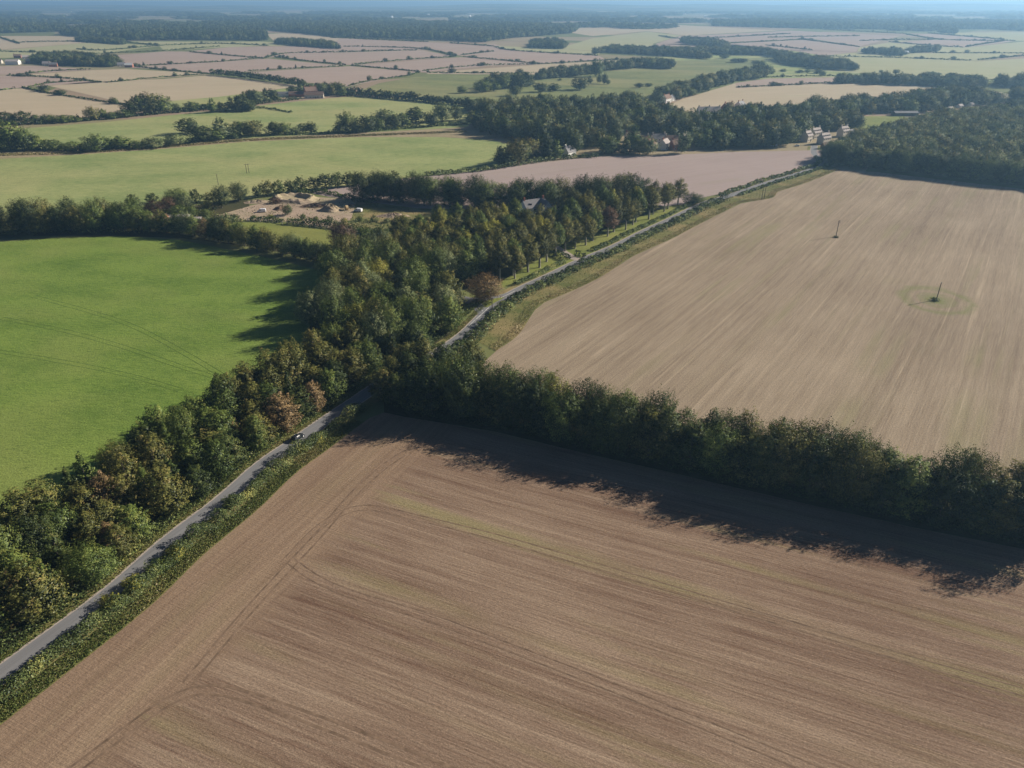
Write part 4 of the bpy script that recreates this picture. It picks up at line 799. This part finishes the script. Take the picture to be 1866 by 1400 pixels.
house('barn', 'long low tiled barn left of the farmhouse', 546, 176, .1, 26, 9, 3, 3, 'brick', 'roof_tile', 0, 0, 0, 'barn', FG)
house('barn', 'pale grey shed standing apart at the left of the farm', 468, 180, .1, 20, 9, 4, 2, 'metal_grey', 'metal_grey', 0, 0, 0, 'barn', FG)
house('barn', 'white ended low shed between the grey shed and the farmhouse', 512, 176, .1, 22, 8, 3.5, 2, 'render_white', 'roof_slate', 0, 0, 0, 'barn', FG)
FF = 'buildings of the far left farm'
house('barn', 'large white barn of the far left farm', 25, 118, .12, 24, 13, 6, 3, 'render_white', 'roof_pale', 0, 0, 0, 'barn', FF)
for k, (px, py, rf) in enumerate([(-2, 116, 'roof_tile'), (33, 106, 'roof_tile'), (48, 108, 'roof_pale'), (56, 115, 'roof_slate'), (67, 108, 'roof_tile'), (82, 105, 'roof_tile'), (86, 120, 'roof_pale'), (98, 122, 'roof_slate'), (222, 122, 'roof_slate'), (236, 123, 'render_white')]):
    house('farm_building', f'farm building, {ordw(k)} from the left beside the large white barn', px, py, .1 + .2 * (k % 3), 14, 8, 4, 3.5, 'brick' if k % 2 else 'render_cream', rf, k % 2, 3, 0, 'farm building', FF)
for k, (px, py, L) in enumerate([(1586, 94, 45), (1604, 96, 30), (1628, 98, 26), (1646, 99, 20), (1455, 48, 110), (1480, 49, 60), (1540, 49, 70), (1648, 49, 60)]):
    house('shed', f'white roofed far shed, {ordw(k)} in the cluster of sheds on the right', px, py, .05, L, 12, 4, 3, 'render_cream', 'van_white', 0, 0, 0, 'shed', 'far white sheds')
house('avenue_house', 'white walled house with dark slate roof hidden behind the avenue trees', 972, 397, .5, 14, 8.5, 6.8, 3.6, 'render_white', 'roof_slate', 2, 4, 2, 'house', None)
house('avenue_house', 'wing of the white house behind the avenue, gable to the sun', 972, 397, .5 + R(90), 11, 5.5, 7.2, 3.2, 'render_white', 'roof_slate', 0, 2, 0, 'house', None, loc=(HOUSE_AV[0] + 5.5, HOUSE_AV[1] - .6))
house('bungalow', 'low red tiled bungalow behind the tall hedge', 277, 408, .1, 17, 9, 2.6, 2.6, 'brick', 'roof_tile', 1, 3, 0, 'bungalow', None, two=False)
house('shed', 'long pale blue shed right of the bungalow', 326, 402, .1, 12, 4.5, 2.3, .8, 'metal_grey', 'roof_pale', 0, 0, 0, 'shed', None)
house('shed', 'small white shed between the bungalow and the paddock', 357, 405, .1, 6, 3.5, 2.0, .6, 'metal_grey', 'roof_pale', 0, 0, 0, 'shed', None)
FHP = []
for k in range(55):
    px = random.choice([random.uniform(120, 170), random.uniform(330, 380), random.uniform(690, 960), random.uniform(690, 960), random.uniform(1000, 1800)]); py = random.uniform(17, 34); FHP.append((px, py))
for k, (px, py) in enumerate(sorted(FHP)):
    house('far_house', f'tiny pale house, {ordw(k)} from the left among the woods below the horizon', px, py, random.uniform(0, 3), random.uniform(14, 26), 12, 7, 6, 'render_white', random.choice(['roof_pale', 'van_white']), 0, 0, 0, 'house', 'pale far houses among the woods')
# ================================================================== POLES, FENCE, SIGN
def pole(name, label, px, py, h, arm=1.8, rz=0.0, arms=1, group='poles', legs=1, sep=1.6):
    x, y = G(px, py); e = empty(name, (x, y, .02), rz); tag(e, label, 'utility pole', group)
    for k in range(legs):
        o = (k - (legs - 1) / 2) * sep; MB().tube([(o, 0, 0), (o, 0, h * .5), (o, 0, h)], [.19, .165, .13], 10).build('post', 'timber', e)
    for a in range(arms):
        zz = h - .35 - a * .9; c = MB().box(-arm / 2 - (sep / 2 if legs > 1 else 0), arm / 2 + (sep / 2 if legs > 1 else 0), -.2, -.08, zz - .07, zz + .07).build('crossarm', 'timber', e)
        for q in (-.95, 0, .95):
            MB().tube([(q * arm * .48 * (1.6 if legs > 1 else 1), -.14, zz + .07), (q * arm * .48 * (1.6 if legs > 1 else 1), -.14, zz + .2), (q * arm * .48 * (1.6 if legs > 1 else 1), -.14, zz + .34)], [.05, .09, .05], 8).build('insulator', 'porcelain', c)
    return e
pole('utility_pole', 'wooden pole with two crossarms in the upper right stubble field', 1523, 432, height_of(1523, 432, 402), 2.2, .5, 2)
pole('utility_pole', 'wooden pole in the green ring of the right stubble field', 1706, 547, height_of(1706, 547, 515), 1.4, .9, 1)
pole('utility_pole', 'twin legged wooden pole on the margin beside the lane', 1390, 364, height_of(1390, 364, 338), 2.2, .3, 1, legs=2)
pole('utility_pole', 'wooden pole standing in the hedge by the junction', 897, 570, height_of(897, 570, 543), 0.9, .3, 1)
pole('utility_pole', 'thin pole in the pink field above the dark row of trees', 1065, 345, height_of(1065, 345, 317), 1.2, .2, 1)
pole('utility_pole', 'twin legged pole standing in the middle of the grass field', 452, 316, height_of(452, 316, 299), 2.0, .2, 1, legs=2)
pole('utility_pole', 'thin pole in the grass field left of the twin legged one', 398, 337, height_of(398, 337, 318), 1.2, .2, 1)
# fence round the paddock
FP = smooth(GP([(452, 404), (500, 406), (520, 409), (605, 418), (645, 426), (695, 434)]), 1)
fe = empty('fence', (FP[0][0], FP[0][1], 0)); tag(fe, 'pale post and wire fence along the top of the paddock', 'fence')
seg = np.r_[0, np.cumsum(np.linalg.norm(np.diff(FP, axis=0), axis=1))]
pm = MB().box(-.16, .16, -.16, .16, 0, 1.75); pm.box(-.12, .12, -.12, .12, 1.75, 1.83); pme = pymesh('post', pm.v, pm.f, 'grey_timber')
for d in np.arange(0, seg[-1], 3.6):
    o = link('post', pme, fe); o.location = (np.interp(d, seg, FP[:, 0]) - FP[0][0], np.interp(d, seg, FP[:, 1]) - FP[0][1], 0)
for zz in (.5, .95, 1.35):
    MB().tube([(p[0] - FP[0][0], p[1] - FP[0][1], zz) for p in FP[::3]], [.025] * len(FP[::3]), 4).build('rail', 'grey_timber', fe)
sx, sy = G(891, 548); s = empty('signboard', (sx, sy, .16), .45); tag(s, 'low white board on posts on the grass island', 'sign')
MB().box(-1.1, 1.1, -.05, .05, .55, .95).build('board', 'white_paint', s)
for q in (-.95, .95): MB().box(q - .06, q + .06, -.14, -.055, 0, 1.0).build('post', 'white_paint', s)
# ================================================================== VEHICLES
def wheel(e, x, y, r=.32):
    t = MB().tube([(-.11, 0, 0), (-.09, 0, 0), (.09, 0, 0), (.11, 0, 0)], [r * .86, r, r, r * .86], 18).build('wheel', 'tyre', e, (x, y, r)); s = 1 if x > 0 else -1
    MB().tube([(s * .112, 0, 0), (s * .125, 0, 0)], [r * .6, r * .55], 14).build('rim', 'rim', t)
def loft(rows, mat, name, parent):           # rows of (y, zbottom, ztop, halfwidth bottom, halfwidth top)
    m = MB(); n = len(rows)
    for (y, z0, z1, a, b) in rows: m.v += [(-a, y, z0), (a, y, z0), (a * 1.0, y, z0 * .45 + z1 * .55), (b, y, z1), (-b, y, z1), (-a * 1.0, y, z0 * .45 + z1 * .55)]
    for i in range(n - 1):
        for j in range(6): p, q = i * 6 + j, i * 6 + (j + 1) % 6; m.f.append((p, q, q + 6, p + 6))
    m.f += [tuple(range(6))[::-1], tuple((n - 1) * 6 + j for j in range(6))]
    o = m.build(name, mat, parent); md = o.modifiers.new('bevel', 'BEVEL'); md.width = .06; md.segments = 2; md.limit_method = 'ANGLE'; md.angle_limit = R(25); return o
def car(name, label, loc, rz, paint, cat='car', group=None, van=False, plate='plate_yellow'):
    e = empty(name, (*loc, .105), rz); tag(e, label, cat, group)       # front points to +y
    if van:
        loft([(-2.5, .3, 1.0, .93, .95), (-2.46, .28, 1.9, .97, .9), (-1.6, .26, 2.02, .98, .9), (.7, .26, 2.02, .98, .88), (1.15, .26, 1.75, .98, .86), (1.75, .27, 1.12, .97, .86), (2.35, .3, .98, .93, .82), (2.5, .34, .75, .85, .8)], paint, 'body', e)
        MB().prism([(1.22, 1.15), (1.78, 1.17), (1.74, 1.2), (1.1, 1.8), (1.05, 1.78)], -.8, .8).build('windscreen', 'glass', e)
        for s in (-1, 1): MB().box(*sorted((s * .955, s * .985)), .25, 1.2, 1.15, 1.65).build('window', 'glass', e)
        wb = 1.5
    else:
        loft([(-2.1, .42, .7, .78, .75), (-2.05, .28, .92, .84, .80), (-1.3, .22, .98, .88, .84), (.9, .22, .96, .88, .84), (1.75, .24, .86, .86, .78), (2.08, .3, .7, .76, .70), (2.13, .38, .6, .7, .66)], paint, 'body', e)
        c = loft([(-1.98, .9, .94, .76, .72), (-1.62, .9, 1.38, .80, .60), (-.9, .9, 1.47, .80, .60), (.15, .9, 1.46, .80, .60), (1.1, .9, .97, .80, .72)], 'glass', 'cabin_glass', e)
        loft([(-1.55, 1.40, 1.46, .6, .56), (-.9, 1.44, 1.52, .62, .57), (.0, 1.44, 1.51, .62, .57), (.22, 1.40, 1.46, .6, .56)], paint, 'roof', e)
        for s in (-1, 1):
            MB().tube([(s * .80, .95, .98), (s * .66, .15, 1.45), (s * .66, -.9, 1.47), (s * .69, -1.6, 1.38), (s * .78, -1.95, .94)], [.035] * 5, 5).build('pillar', 'van_white' if False else paint, e)
            MB().tube([(s * .87, .9, .93), (s * .88, -.5, .95), (s * .85, -1.75, .95)], [.022] * 3, 4).build('trim', 'rim', e)
            MB().box(*sorted((s * .86, s * 1.02)), .6, .78, .95, 1.08).build('mirror', paint, e)
        wb = 1.28
    for sx_ in (-1, 1):
        for sy_ in (-1, 1): wheel(e, sx_ * (.80 if not van else .88), sy_ * wb, .32 if not van else .34)
        f = 2.02 if not van else 2.38; b = -2.08 if not van else -2.5
        MB().box(*sorted((sx_ * .42, sx_ * .70)), f - .05, f + .08, .58, .74).build('headlight', 'lamp_clear', e)
        MB().box(*sorted((sx_ * .55, sx_ * .78)), b - .03, b + .06, .66, .88).build('taillight', 'lamp_red', e)
    MB().box(-.26, .26, b - .06, b + .02, .5, .62).build('number_plate', plate, e)
    return e
i = int(np.argmin(np.abs(ROAD[:, 1] - G(541, 803)[1]))); dv = ROAD[i + 1] - ROAD[i - 1]; hd = math.atan2(dv[1], dv[0]) - R(90)
cl = offset(ROAD, -.55)[i]
car('car', 'black hatchback driving along the lane beside the roadside belt', cl, hd, 'car_paint')
VV = 'vehicles parked on the building site'
car('van', 'small white van parked on the bare earth of the building site, left', G(477, 387), 1.75, 'van_white', 'van', VV, True)
car('van', 'white van parked at the right end of the building site', G(653, 386), 1.2, 'van_white', 'van', VV, True)
car('car', 'dark car in the shade behind the right hand white van', G(640, 375), 1.5, 'car_paint', 'car', VV)
VC = 'vehicles parked by the village'
car('van', 'white van parked under trees at the edge of the pink field', G(1410, 267), 1.6, 'van_white', 'van', VC, True)
car('car', 'white car parked near the pale cottages at the field edge', G(1452, 267), 1.4, 'van_white', 'car', VC)
car('car', 'white car parked left of the village cluster', G(1135, 277), 1.2, 'van_white', 'car', VC)
# ================================================================== BUILDING SITE
def mound(label, px, py, rx, ry, h, mat='bare_earth', name='earth_mound', ring=0.0, seed=1):
    r = np.random.default_rng(seed); n, k = 28, 9; V = []; x0, y0 = G(px, py)
    for i in range(k + 1):
        q = i / k
        for j in range(n):
            a = 2 * math.pi * j / n; wv = 1 + .12 * math.sin(2 * a + seed) + .08 * math.sin(5 * a + seed * 2)
            zz = h * (math.cos(q * math.pi / 2) ** 1.2 if not ring else math.exp(-((q - ring) / .16) ** 2)) * (1 + .18 * r.normal())
            V.append((rx * q * wv * math.cos(a), ry * q * wv * math.sin(a), max(0.01, zz) if i < k else 0.005))
    F = [(i * n + j, i * n + (j + 1) % n, (i + 1) * n + (j + 1) % n, (i + 1) * n + j) for i in range(k) for j in range(n)]
    o = link(name, pymesh(name, V, F, mat)); o.location = (x0, y0, .07); o.data.flip_normals(); return tag(o, label, 'earth mound', 'earth mounds on the building site')
mound('ring shaped earth bank at the back of the building site', 537, 364, 15, 13, 2.2, ring=.72, seed=3)
mound('tall rounded earth heap right of the ring bank', 603, 383, 7, 6, 3.2, seed=4); mound('low dark earth heap in the middle of the site', 512, 381, 5, 4, 1.8, 'track_soil', seed=5)
mound('long low heap of rubble left of the ring bank', 470, 369, 9, 4, 1.4, seed=6); mound('spread earth heap between the ring and the tall heap', 575, 376, 9, 5, 1.6, 'track_soil', seed=7); mound('low bare earth hump right of the white van', 716, 394, 9, 5, 1.5, seed=8)
bx, by = G(632, 383); b = MB().tube([(-.75, 0, 0), (-.7, 0, 0), (.7, 0, 0), (.75, 0, 0)], [1.25, 1.4, 1.4, 1.25], 20).build('round_bale', 'straw_bale'); b.location = (bx, by, 1.45); b.rotation_euler = (0, 0, .6); tag(b, 'round straw bale beside the white van on the site', 'bale')
# blue sheet over a heap
tx, ty = G(694, 433); Vt = []; 
for i in range(9):
    for j in range(9):
        a, c = i / 8 * 2 - 1, j / 8 * 2 - 1; Vt.append((a * 3.4, c * 2.2, 2.4 * (1 - max(abs(a), abs(c)) ** 2.5) + .25 * math.sin(a * 7 + c * 5) * (1 - max(abs(a), abs(c)))))
o = link('tarpaulin', pymesh('tarpaulin', Vt, [(i * 9 + j, i * 9 + j + 9, i * 9 + j + 10, i * 9 + j + 1) for i in range(8) for j in range(8)], 'tarp_blue')); o.location = (tx, ty, .1); tag(o, 'pale blue sheet over a heap at the end of the paddock fence', 'tarpaulin')
Ws = scatter_poly(GP([(395, 392), (455, 378), (560, 362), (640, 368), (760, 384), (790, 394), (690, 414), (600, 412), (520, 402), (450, 400)]), 2.2, .5); fW = np.sin(Ws[:, 0] * .35) + np.sin(Ws[:, 1] * .28 + Ws[:, 0] * .1) + rng.normal(0, .5, len(Ws))
cover('site_weeds', Ws[fW > .35], .9, 1.0, 'tall_grass', 'patches of weeds and rough grass on the building site', 'weeds')
for k_, (x_, y_, h_, w_) in enumerate([(430, 398, 2.6, 4), (462, 398, 2, 3.5), (492, 398, 2.4, 4), (552, 400, 3.2, 4.2), (575, 402, 2.6, 4), (600, 404, 3.4, 4.5), (628, 405, 2.4, 4), (655, 403, 3.0, 4), (682, 404, 3.6, 4.6), (705, 406, 2.8, 4.4), (735, 402, 3.4, 5), (765, 402, 3.8, 5), (795, 402, 3.6, 5.4), (825, 404, 4.2, 6), (850, 402, 4.4, 6)]):
    tree('sapling', 'bush', ('leaf_green', 'leaf_willow', 'leaf_yellow', 'leaf_green')[k_ % 4], *G(x_, y_), h_, w_, 'near', f'{("green", "grey green", "yellow green", "green")[k_ % 4]} sapling, {ordw(k_)} from the left along the near side of the site', 'saplings along the building site', cat='sapling')
Wr = Ws[(fW < -.9)][:240]; cover('site_rubble', Wr, .55, .5, 'straw', 'scattered pale rubble and spoil on the building site', 'rubble')
tree('apple_tree', 'oak', 'leaf_green', *G(525, 392), 5.5, 5, 'near', 'small green tree in the middle of the building site')
tree('apple_tree', 'bush', 'leaf_copper', *G(500, 371), 3.5, 7, 'near', 'dark red bush beside the ring bank on the site')
tree('apple_tree', 'bush', 'leaf_yellow', *G(378, 380), 4.5, 7, 'near', 'yellow green bush in the garden left of the site')
for k, (x, y, h, wd, mt) in enumerate([(225, 396, 7, 8, 'leaf_copper'), (255, 392, 8, 9, 'leaf_willow'), (285, 392, 8, 9, 'leaf_copper'), (310, 388, 9, 10, 'leaf_copper'), (335, 385, 10, 10, 'leaf_willow'), (325, 398, 7, 9, 'leaf_green'), (350, 396, 6, 7, 'leaf_green'), (375, 398, 5, 7, 'leaf_green')]):
    tree('garden_tree', 'oak', mt, *G(x, y), h, wd, 'near', f'{COLW[mt]} garden tree, {ordw(k)} from the left behind the bungalow', 'garden trees behind the bungalow')
tree('poplar_tree', 'col', 'leaf_green', *G(1358, 256), 20, 6, 'near', 'tall column-shaped green tree in the village wood')
# ================================================================== MASSES OF TREES THAT READ AS ONE
HX = np.array([(h[0], h[1], h[2]) for h in HOUSES])
def clear_houses(Q, r=4.0, front=8):
    keep = np.ones(len(Q), bool)
    for x, y, s in HX:
        d = np.hypot(x, y); ux, uy = x / d, y / d; rx, ry = Q[:, 0] - x, Q[:, 1] - y; al = rx * ux + ry * uy; ac = np.abs(rx * uy - ry * ux)
        keep &= ~((np.hypot(rx, ry) < s * .5 + r) | ((al < 0) & (al > -(front + s)) & (ac < s * .45 + 1)))
    return Q[keep]
def clear_trees(Q, r):
    T = np.array(TREES); return Q[[np.min(np.hypot(T[:, 0] - q[0], T[:, 1] - q[1])) > r for q in Q]] if len(Q) else Q
cw_mid, n_mid = proto_collection('wood_shapes', ('oak', 'broad'), ('leaf_wood', 'leaf_green', 'leaf_dark', 'leaf_olive', 'leaf_dark', 'leaf_wood', 'leaf_dark', 'leaf_willow'), 'mid'); cy_mid, n_y = proto_collection('young_shapes', ('broad', 'oak'), ('leaf_young', 'leaf_willow', 'leaf_young', 'leaf_olive'), 'mid')
cn_mid, n_n = proto_collection('edge_shapes', ('oak', 'broad'), ('leaf_dark', 'leaf_green'), 'near'); cf, n_f = proto_collection('far_shapes', ('oak',), ('leaf_far', 'leaf_dark', 'leaf_wood', 'leaf_dark', 'leaf_far'), 'low')
def mass_poly(name, polys, sp, h, wd, c, n, base, label, houses=True):
    Q = np.vstack([scatter_poly(GP(p), s, .42) for p, s in [(p, sp) for p in polys]])
    if houses: Q = clear_houses(Q)
    Q = Q[[in_view(x, y, 20) for x, y in Q]] if len(Q) < 8000 else Q
    m = len(Q); return mass(name, Q, rng.uniform(*h, m), rng.uniform(*wd, m), c, n, base[0], base[1], label, 'wood')
mass('hedgerow_bushes', HP, rng.uniform(2.5, 8, len(HP)), rng.uniform(4, 11, len(HP)), cw_mid, n_mid, 15, 10.6, 'small trees and bushes dotted along the far field hedges', 'bushes')
# right hand wood: young plantation with a dark leafy edge
mass_poly('wood', [[(1512, 300), (1600, 309), (1866, 338), (2010, 356), (2010, 216), (1800, 210), (1700, 222), (1640, 240), (1560, 262), (1520, 278)]], 6.2, (8.5, 14), (6.5, 12), cy_mid, n_y, (15, 10.6), 'young olive green plantation on the right of the photo', False)
mass('wood', along(smooth(GP([(1506, 292), (1520, 300), (1600, 309.5), (1700, 321), (1866, 339), (2000, 354)]), 4), -8, 2.0, 150), rng.uniform(10, 14.5, 150), rng.uniform(8, 12, 150), cn_mid, n_n, 15, 10.6, 'dark leafy front edge of the right hand wood', 'wood')
VILL = [[(868, 236), (900, 251), (960, 257), (1040, 258), (1075, 250), (1130, 250), (1150, 240), (1200, 245), (1250, 258), (1270, 272), (1310, 276), (1380, 271), (1440, 266), (1465, 262), (1475, 242), (1560, 236), (1550, 212), (1480, 208), (1400, 212), (1330, 215), (1250, 222), (1190, 208), (1150, 190), (1080, 196), (960, 196), (900, 205)],
        [(900, 306), (960, 297), (1010, 290), (1060, 286), (1060, 276), (1000, 280), (930, 292)], [(1090, 284), (1250, 280), (1250, 274), (1100, 276)], [(1060, 272), (1170, 268), (1240, 264), (1240, 258), (1060, 262)]]
mass_poly('wood', VILL, 9.5, (9, 18), (9, 15), cw_mid, n_mid, (15, 10.6), 'large mixed wood around the village in the middle distance')
MIDW = [[(1195, 192), (1243, 180), (1296, 164), (1337, 151), (1385, 143), (1407, 135), (1390, 132), (1320, 144), (1270, 157), (1215, 172), (1180, 185)], [(1408, 107), (1430, 119), (1500, 127), (1560, 129), (1545, 121), (1440, 108)],
        [(1524, 153), (1700, 158), (1790, 163), (1800, 156), (1700, 151.5), (1524, 149)], [(1450, 214), (1566, 209), (1660, 209), (1700, 203), (1745, 196), (1820, 190), (1790, 178), (1720, 176), (1600, 192), (1480, 200)], [(1800, 211), (1990, 216), (1990, 205), (1810, 203)], [(1835, 188), (1990, 195), (1990, 180), (1840, 178)],
        [(1805, 160), (1990, 166), (1990, 154), (1820, 152)], [(975, 146), (1040, 141), (1090, 134), (1090, 130), (1030, 134), (980, 140)], [(1090, 132), (1165, 124), (1225, 127), (1230, 121), (1190, 117), (1160, 119), (1100, 126)], [(965, 88), (1030, 90), (1030, 82), (1010, 76), (970, 80)], [(1075, 101), (1100, 96), (1230, 104), (1290, 108), (1275, 100), (1200, 94), (1120, 90)],
        [(1240, 78), (1320, 90), (1330, 86), (1300, 78), (1245, 74)], [(1330, 93), (1420, 106), (1480, 112), (1400, 98)], [(1220, 99), (1400, 102), (1400, 97), (1300, 95), (1220, 96)], [(880, 166), (970, 158), (960, 148), (900, 150)], [(60, 117), (130, 121), (220, 123), (215, 112), (110, 104), (60, 108)], [(1570, 98), (1620, 101), (1630, 98), (1580, 95)], [(1616, 102), (1645, 103), (1640, 97), (1622, 97)], [(1650, 98), (1710, 95), (1710, 92), (1655, 95)],
        [(140, 76), (225, 82), (225, 78), (150, 73)], [(500, 80), (560, 86), (620, 90), (600, 82), (520, 77)], [(1480, 208), (1545, 214), (1545, 204), (1480, 202)], [(430, 190), (480, 186), (540, 178), (590, 172), (590, 168), (530, 172), (470, 184)], [(575, 173), (625, 176), (620, 168), (570, 168)], [(460, 203), (380, 206), (440, 196)], [(840, 204), (900, 206), (905, 198), (850, 195)]]
mass_poly('wood', MIDW, 11, (9, 16), (11, 16), cw_mid, n_mid, (15, 10.6), 'scattered strips and clumps of wood across the far fields')
FARW = [[(113, 64.5), (223, 74.5), (377, 73.5), (487, 75), (480, 60), (446, 47), (240, 49), (120, 58)], [(-200, 62), (0, 61), (115, 58), (120, 50), (0, 44), (-200, 44)], [(535, 60), (620, 69), (690, 70.5), (780, 73), (880, 78), (925, 71), (1045, 61), (1055, 51), (860, 44), (600, 44)], [(1300, 48), (1450, 52), (1640, 54.5), (1990, 53), (1990, 42), (1640, 42), (1450, 40), (1300, 40)], [(1700, 60), (1740, 62), (1740, 59)], [(440, 50), (550, 62), (600, 46), (480, 44)]]
mass_poly('wood', FARW, 20, (9, 23), (15, 28), cf, n_f, (15, 12.4), 'long dark woods below the horizon', True)
# the mosaic of woods and hedges towards the hills
Ys = []; 
for (y0, y1, sp) in ((3300, 5200, 34), (5200, 8800, 52)):
    gx, gy = np.meshgrid(np.arange(-7500, 7500, sp), np.arange(y0, y1, sp)); Q = np.stack([gx.ravel(), gy.ravel()], 1) + rng.uniform(-.5, .5, (gx.size, 2)) * sp
    Q = Q[np.abs(Q[:, 0]) < Q[:, 1] * .8 + 100]; f = np.sin(Q[:, 0] / 310 + 1.3 * np.sin(Q[:, 1] / 420)) + np.sin(Q[:, 1] / 190 + Q[:, 0] / 900) + .8 * np.sin(Q[:, 0] / 130 + Q[:, 1] / 240) + .5 * np.sin(Q[:, 0] / 71 - Q[:, 1] / 95)
    thr = np.where(Q[:, 0] > Q[:, 1] * .12, 0.55, 0.25); thr = np.where((Q[:, 0] > Q[:, 1] * .05) & (Q[:, 1] < 4600), 1.5, thr)
    Ys.append(np.c_[Q[f > thr], np.full((f > thr).sum(), sp)])
Q = np.vstack(Ys); m = len(Q)
mass('wood', Q[:, :2], rng.uniform(7, 24, m), Q[:, 2] * rng.uniform(.6, 1.5, m), cf, n_f, 15, 12.4, 'hazy blue mosaic of far woods under the hills', 'wood')
# ================================================================== HAZE
hz = NT('haze'); pv = hz.n('ShaderNodeVolumePrincipled'); pv.inputs['Color'].default_value = HAZE_COLOR; pv.inputs['Density'].default_value = HAZE_DENSITY; pv.inputs['Anisotropy'].default_value = 0.35
hz.t.links.new(pv.outputs[0], hz.out.inputs['Volume'])
hb = MB().box(-B - 400, B + 400, -700, B + 400, -2.0, 118.0).build('haze', 'haze'); tag(hb, 'pale blue haze over the whole landscape', 'haze', None, 'stuff')
